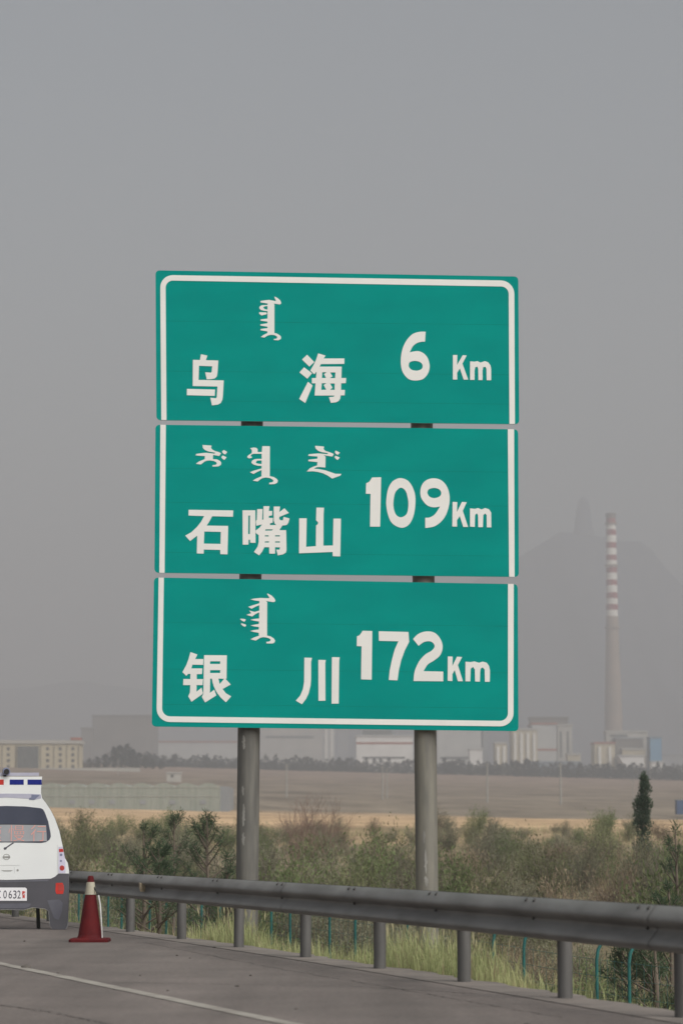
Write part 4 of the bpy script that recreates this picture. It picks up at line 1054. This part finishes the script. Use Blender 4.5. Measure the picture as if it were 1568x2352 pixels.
# ------------------------------------------------------------------ industrial plant
def fac(name, label, u0, u1, v0, v1, d, depth, m, roof=None, stripes=(), wins=(), cat='building', pil=0):
    A, B = P(u0, v0, d), P(u1, v1, d); g = B.z
    e = empty(name, ((A.x+B.x)/2, d, g), label, cat)
    b = MB(); b.box(A.x, B.x, d, d + depth, g - 12, A.z); b.build('wall', M[m], e)
    b = MB(); b.box(A.x - .5, B.x + .5, d - .5, d + depth + .5, A.z + .002, A.z + 1.1); b.build('roof', M[roof or 'hallgrey'], e)
    for v, mm in stripes:
        q = P(u0, v, d); b = MB(); b.box(A.x, B.x, d - .12, d - .002, q.z - .7, q.z + .7); b.build('stripe', M[mm], e)
    for (wu0, wu1, wv0, wv1) in wins:
        q, q2 = P(wu0, wv0, d), P(wu1, wv1, d); b = MB(); b.box(q.x, q2.x, d - .08, d - .003, q2.z, q.z); b.build('window_strip', M['glassgrey'], e)
    for k in range(pil):
        x = A.x + (B.x - A.x)*(k + .5)/pil; b = MB(); b.box(x - .9, x + .9, d - 1.2, d - .004, g - 8, A.z - 2); b.build('duct', M['st_white'], e)
    return e
ID = 1750
fac('power_block', 'tall dark hazy block behind the far left trees', 187, 212, 1674, 1756, 2150, 40, 'conc_dark', 'conc_dark')
fac('power_block', 'broad dark hazy block, largest shape left of the sign', 212.5, 352, 1645, 1756, 2160, 60, 'conc_dark', 'conc_dark')
fac('long_shed', 'long pale hazy shed between the dark block and the left sign post', 352.5, 560, 1705, 1762, 2250, 40, 'hall', 'roofred')
fac('tall_shed', 'pale hazy hall behind the sign between its two posts', 598, 740, 1660, 1762, 2500, 50, 'conc', 'hallgrey', wins=((610,720,1690,1696),))
fac('pipe_tower', 'narrow pale process tower between the sign posts', 742, 768, 1668, 1762, 2300, 20, 'hall', 'conc_dark', pil=2)
fac('process_tower', 'second narrow hazy tower left of the red-striped hall', 776, 800, 1672, 1762, 2350, 20, 'hallgrey', 'conc_dark')
fac('factory_hall', 'long white factory hall with a red stripe left of the right sign post', 818, 948, 1692, 1762, ID, 50, 'whiteb', 'hall', stripes=((1707, 'roofred'),), wins=((832,930,1738,1743),))
fac('roof_house', 'grey roof structure with windows above the red-striped hall', 826, 908, 1672, 1691, ID + 12, 20, 'hallgrey', 'hall', wins=((832,900,1677,1688),))
fac('turbine_hall', 'large pale hall right of the right sign post', 1004, 1104, 1672, 1762, ID + 20, 60, 'hall', 'hall', wins=((1010,1075,1738,1744),))
fac('annex', 'small pale annex at the foot of the large pale hall', 1078, 1108, 1722, 1764, ID - 20, 18, 'whiteb', 'hall')
fac('grey_tower', 'slim grey tower beside the large pale hall', 1108, 1120, 1668, 1762, ID + 60, 15, 'hallgrey', 'conc_dark')
fac('silo_block', 'squat cream silo block, leftmost of the cream group', 1136, 1164, 1708, 1764, ID, 20, 'cream', 'conc', pil=2)
fac('silo_house', 'cream silo house with pale ribs beside the sign corner', 1174.5, 1234, 1677, 1766, ID + 10, 26, 'cream', 'conc', pil=4)
fac('boiler_house', 'pale boiler house with red bands, tallest of the cream group', 1221, 1278, 1664, 1760, ID + 45, 40, 'hall', 'roofred', stripes=((1722, 'roofred'),))
fac('stair_tower', 'grey-cream stair tower right of the boiler house', 1279.5, 1314, 1667, 1758, ID + 50, 26, 'conc', 'conc', wins=((1284,1290,1680,1740),(1300,1306,1680,1740)))
fac('gallery', 'long dark conveyor gallery above the boiler house roof', 1216, 1304, 1650, 1661, ID + 120, 12, 'conc_dark', 'conc_dark')
fac('cream_annex', 'low cream annex at the foot of the stair tower', 1303, 1333, 1734, 1768, ID - 10, 16, 'cream', 'conc')
fac('blue_grey_shed', 'low blue-grey shed along the tree belt under the silos', 1205, 1331, 1752, 1770, ID - 40, 14, 'bluegrey', 'bluegrey')
fac('cream_block', 'cream block with a reddish roof left of the white sloped hall', 1364, 1412, 1708, 1768, ID - 10, 24, 'cream', 'roofred', pil=2)
fac('dark_bunker', 'dark recessed bunker building behind the white sloped hall', 1413, 1476, 1697, 1740, ID + 12, 20, 'conc_dark', 'hallgrey')
fac('upper_gallery', 'pale raised gallery across the dark bunker near the chimney', 1391, 1486, 1682, 1698, ID + 30, 15, 'conc', 'conc', wins=((1400,1440,1687,1693),))
fac('cream_gallery', 'short cream gallery in front of the dark bunker', 1428, 1481, 1722, 1738, ID + 4, 8, 'cream', 'conc')
fac('blue_tower', 'pale blue clad tower, the only blue building of the plant', 1492, 1519, 1695, 1756, ID, 20, 'blue', 'bluegrey')
fac('white_annex', 'low white annex under the blue tower', 1496, 1522, 1752, 1776, ID - 20, 14, 'whiteb', 'hall')
fac('far_works', 'faint grey works building at the far right behind the blue tower', 1484, 1620, 1735, 1770, ID + 300, 60, 'hallgrey', 'hallgrey')
# white hall with a slanted side
e = empty('sloped_hall', (P(1450, 1783, ID).x, ID - 30, P(1450, 1783, ID).z), 'bright white hall with a slanted left side below the dark bunker', 'building')
dd = ID - 30; pl = [(1420,1738),(1478,1737),(1480,1775),(1462,1785),(1440,1768)]
flat_part('wall', [[(P(u, v, dd).x, P(u, v, dd).z) for u, v in pl]], dd, 22, M['whiteb'], e)
A, B = P(1418, 1736, dd), P(1480, 1738, dd); b = MB(); b.box(A.x, B.x, dd - .5, dd + 22.5, A.z - .4, A.z + .5); b.build('roof', M['hall'], e)

# the striped chimney
CD = 2300
def chimney():
    vy = lambda y: 1071.9 + y*0.3255
    top = P(1401.6, vy(330), CD); g = gz(top.x, CD)
    e = empty('chimney', (top.x, CD, g), 'tall power station chimney with red and white bands at its top', 'chimney')
    hw = lambda v: float(np.interp(v, [1179, 1413, 1625, 1700], [10.9, 13.6, 19.5, 21.5]))*CD/F
    bands = [(330,365,2),(365,405,0),(405,445,1),(445,485,0),(485,535,1),(535,577,0),(577,624,1),(624,662,0),(662,711,1),(711,750,0),(750,799,1),(799,838,0),(838,889,1),(889,930,0),(930,972,1),(972,1012,0),(1012,1056,1),(1056,1250,3),(1250,1500,3),(1500,1760,3),(1760,1960,3)]
    prof_, mi = [], []
    for y0, y1, m in bands:
        prof_.append((hw(vy(y0)), P(1401, vy(y0), CD).z - g)); mi.append(m)
    prof_.append((hw(vy(1960)), -15))
    b = MB(); b.lathe((top.x, CD, g), prof_, 32, mi); b.build('shaft', [M['st_red'], M['st_white'], M['conc_dark'], M['st_conc']], e)
    b = MB(); z = P(1401, vy(330), CD).z - g; b.lathe((top.x, CD, g), [(hw(1179)+.3, z - 2.5), (hw(1179)+.5, z), (hw(1179) - 1, z + .01), (hw(1179) - 1, z - 4)], 32); b.build('rim', M['conc_dark'], e)
    for y in (1138, 700, 405):
        z = P(1401, vy(y), CD).z - g; r_ = hw(vy(y)); b = MB(); b.lathe((top.x, CD, g), [(r_ + .02, z - .5), (r_ + 1.1, z - .4), (r_ + 1.1, z + .9), (r_ + .02, z + .5)], 32); b.build('gallery_ring', M['st_conc'], e)
chimney()

# far trees: a countable clump at left, and the long belt
def tree_far(b, x, y, g, h, w, n, slim=1.0):
    for i in range(n):
        t = rnd.random(); r_ = w*0.5*(math.sin(math.pi*min(1, 0.12 + t*0.88))**0.7)*rnd.uniform(.2, 1.05)*slim; a = rnd.uniform(0, 6.28)
        c = Vector((x + r_*math.cos(a), y + r_*math.sin(a), g + h*(0.12 + 0.88*t)))
        leaf(b, c, Vector((rnd.gauss(0, .6), rnd.gauss(0, .6), rnd.gauss(.5, .6))), h*rnd.uniform(.10, .2), h*.045)
for i, (u, vt, w) in enumerate(((190,1748,12),(206,1744,16),(224,1740,18),(243,1733,20),(262,1720,20),(276,1716,22),(292,1713,22),(306,1724,18),(320,1731,20),(336,1738,18),(352,1745,16),(370,1748,16))):
    d = 1240 + rnd.uniform(-25, 25); p = P(u, vt, d); g = P(u, 1768, d).z; h = p.z - g
    e = empty('broad_tree', (p.x, d, g), 'dark hazy tree in the clump behind the low pale wall', 'tree', 'trees of the far left clump')
    b = MB(); b.tube([(p.x, d, g - 3), (p.x, d, g + h*.6)], [.3, .12], 6); b.build('trunk', M['twig'], e)
    b = MB(); tree_far(b, p.x, d, g, h, w*d/F*1.25, 300); b.build('crown', M['far_leaf'], e)
b = MB(); u = 330.0
while u < 1640:
    vb = np.interp(u, [330, 700, 1000, 1570], [1764, 1770, 1776, 1790]); d = 1420 + rnd.uniform(-30, 30)
    p = P(u, vb, d); g = p.z - 1.0
    h = rnd.uniform(5.0, 8.6)*(1.12 if rnd.random() < .15 else 1); tree_far(b, p.x, d, g, h, rnd.uniform(2.8, 4.8), 110)
    u += rnd.uniform(2.5, 7.5)
u = 330.0
while u < 1640:
    vb = np.interp(u, [330, 700, 1000, 1570], [1764, 1770, 1776, 1790]); d = 1400 + rnd.uniform(-20, 20); p = P(u, vb, d)
    tree_far(b, p.x, d, p.z - 1.2, rnd.uniform(3.0, 5.2), rnd.uniform(4, 7), 90); u += rnd.uniform(3, 6)
tag(b.build('tree_belt', M['far_leaf']), kind='stuff')
# ------------------------------------------------------------------ mountains
def mountain(name, pts, d, deep, seed):
    us = np.linspace(pts[0][0], pts[-1][0], 150); pv = np.interp(us, [p[0] for p in pts], [p[1] for p in pts])
    b = MB(); rows = [(-1.0, 0.0), (-.8, .10), (-.6, .25), (-.4, .45), (-.25, .62), (-.12, .82), (0, 1.0), (.15, .8), (.4, .5), (.7, .2), (1.0, 0.0)]; vs = []
    for k, hh in rows:
        for i, (u, v) in enumerate(zip(us, pv)):
            p = P(u, v, d); g = 110.0
            y = d + k*deep + 60*mnoise.noise(Vector((u*.01, k*2, seed)))*(k != 0)
            rel = hh + (0.025*mnoise.noise(Vector((u*.025, k*3, seed + 4))) if 0 < hh < 1 else 0)
            vs.append((p.x, y, g - 30 + (p.z - g + 30)*max(0, rel)))
    n = len(us); b.add(vs, [(r_*n+i, r_*n+i+1, (r_+1)*n+i+1, (r_+1)*n+i) for r_ in range(len(rows)-1) for i in range(n-1)], 0, True)
    tag(b.build(name, M['rock']), kind='structure')
MD = 4400
mountain('hills', [(560,1745),(800,1640),(950,1480),(1080,1340),(1190,1280),(1240,1250),(1285,1222),(1330,1224),(1390,1235),(1435,1245),(1470,1243),(1492,1260),(1528,1306),(1568,1346),(1640,1420),(1800,1560),(2000,1700)], MD, 1200, 1.0)
mountain('hills', [(-900,1700),(-500,1610),(-200,1575),(0,1581),(75,1580),(110,1574),(150,1566),(210,1565),(245,1574),(300,1580),(345,1586),(460,1600),(640,1640),(820,1720)], 5400, 1200, 5.0)
vyp = lambda y: 1071.9 + y*.3255
uxp = lambda x: 1108.6 + x*.3255
b = MB(); pp = []
for (xa, xb, y) in ((636,786,490),(644,772,455),(648,764,380),(654,758,330),(662,752,280),(672,742,240),(690,722,217)):
    a, c = P(uxp(xa), vyp(y), MD), P(uxp(xb), vyp(y), MD); pp.append(((a.x + c.x)/2, (c.x - a.x)/2, a.z))
vs = []
for x, r_, z in pp:
    for k in range(16):
        w = 2*math.pi*k/16; q = 1 + .08*math.sin(k*2.3 + z*.1); vs.append((x + r_*math.cos(w)*q, MD + r_*.8*math.sin(w)*q, z))
b.add(vs, [(i*16+k, i*16+(k+1) % 16, (i+1)*16+(k+1) % 16, (i+1)*16+k) for i in range(len(pp)-1) for k in range(16)], 0, True)
b.add(vs[-16:], [tuple(range(16))])
tag(b.build('hilltop_monument', M['rock']), 'faint grey tower-like monument standing on the hazy mountain top', 'monument')

# ------------------------------------------------------------------ the hazy air
b = MB(); b.box(-6500, 6500, -900, 10500, -45, 640)
hz = b.build('haze', [])
hm = bpy.data.materials.new('haze'); hm.use_nodes = True; t = hm.node_tree; t.nodes.clear()
o = t.nodes.new('ShaderNodeOutputMaterial'); pv = t.nodes.new('ShaderNodeVolumePrincipled')
pv.inputs['Color'].default_value = (0.462, 0.480, 0.505, 1); pv.inputs['Density'].default_value = 0.00061; pv.inputs['Anisotropy'].default_value = 0.0
t.links.new(pv.outputs[0], o.inputs['Volume'])
hz.data.materials.clear(); hz.data.materials.append(hm); hz.data.update()
tag(hz, kind='stuff')
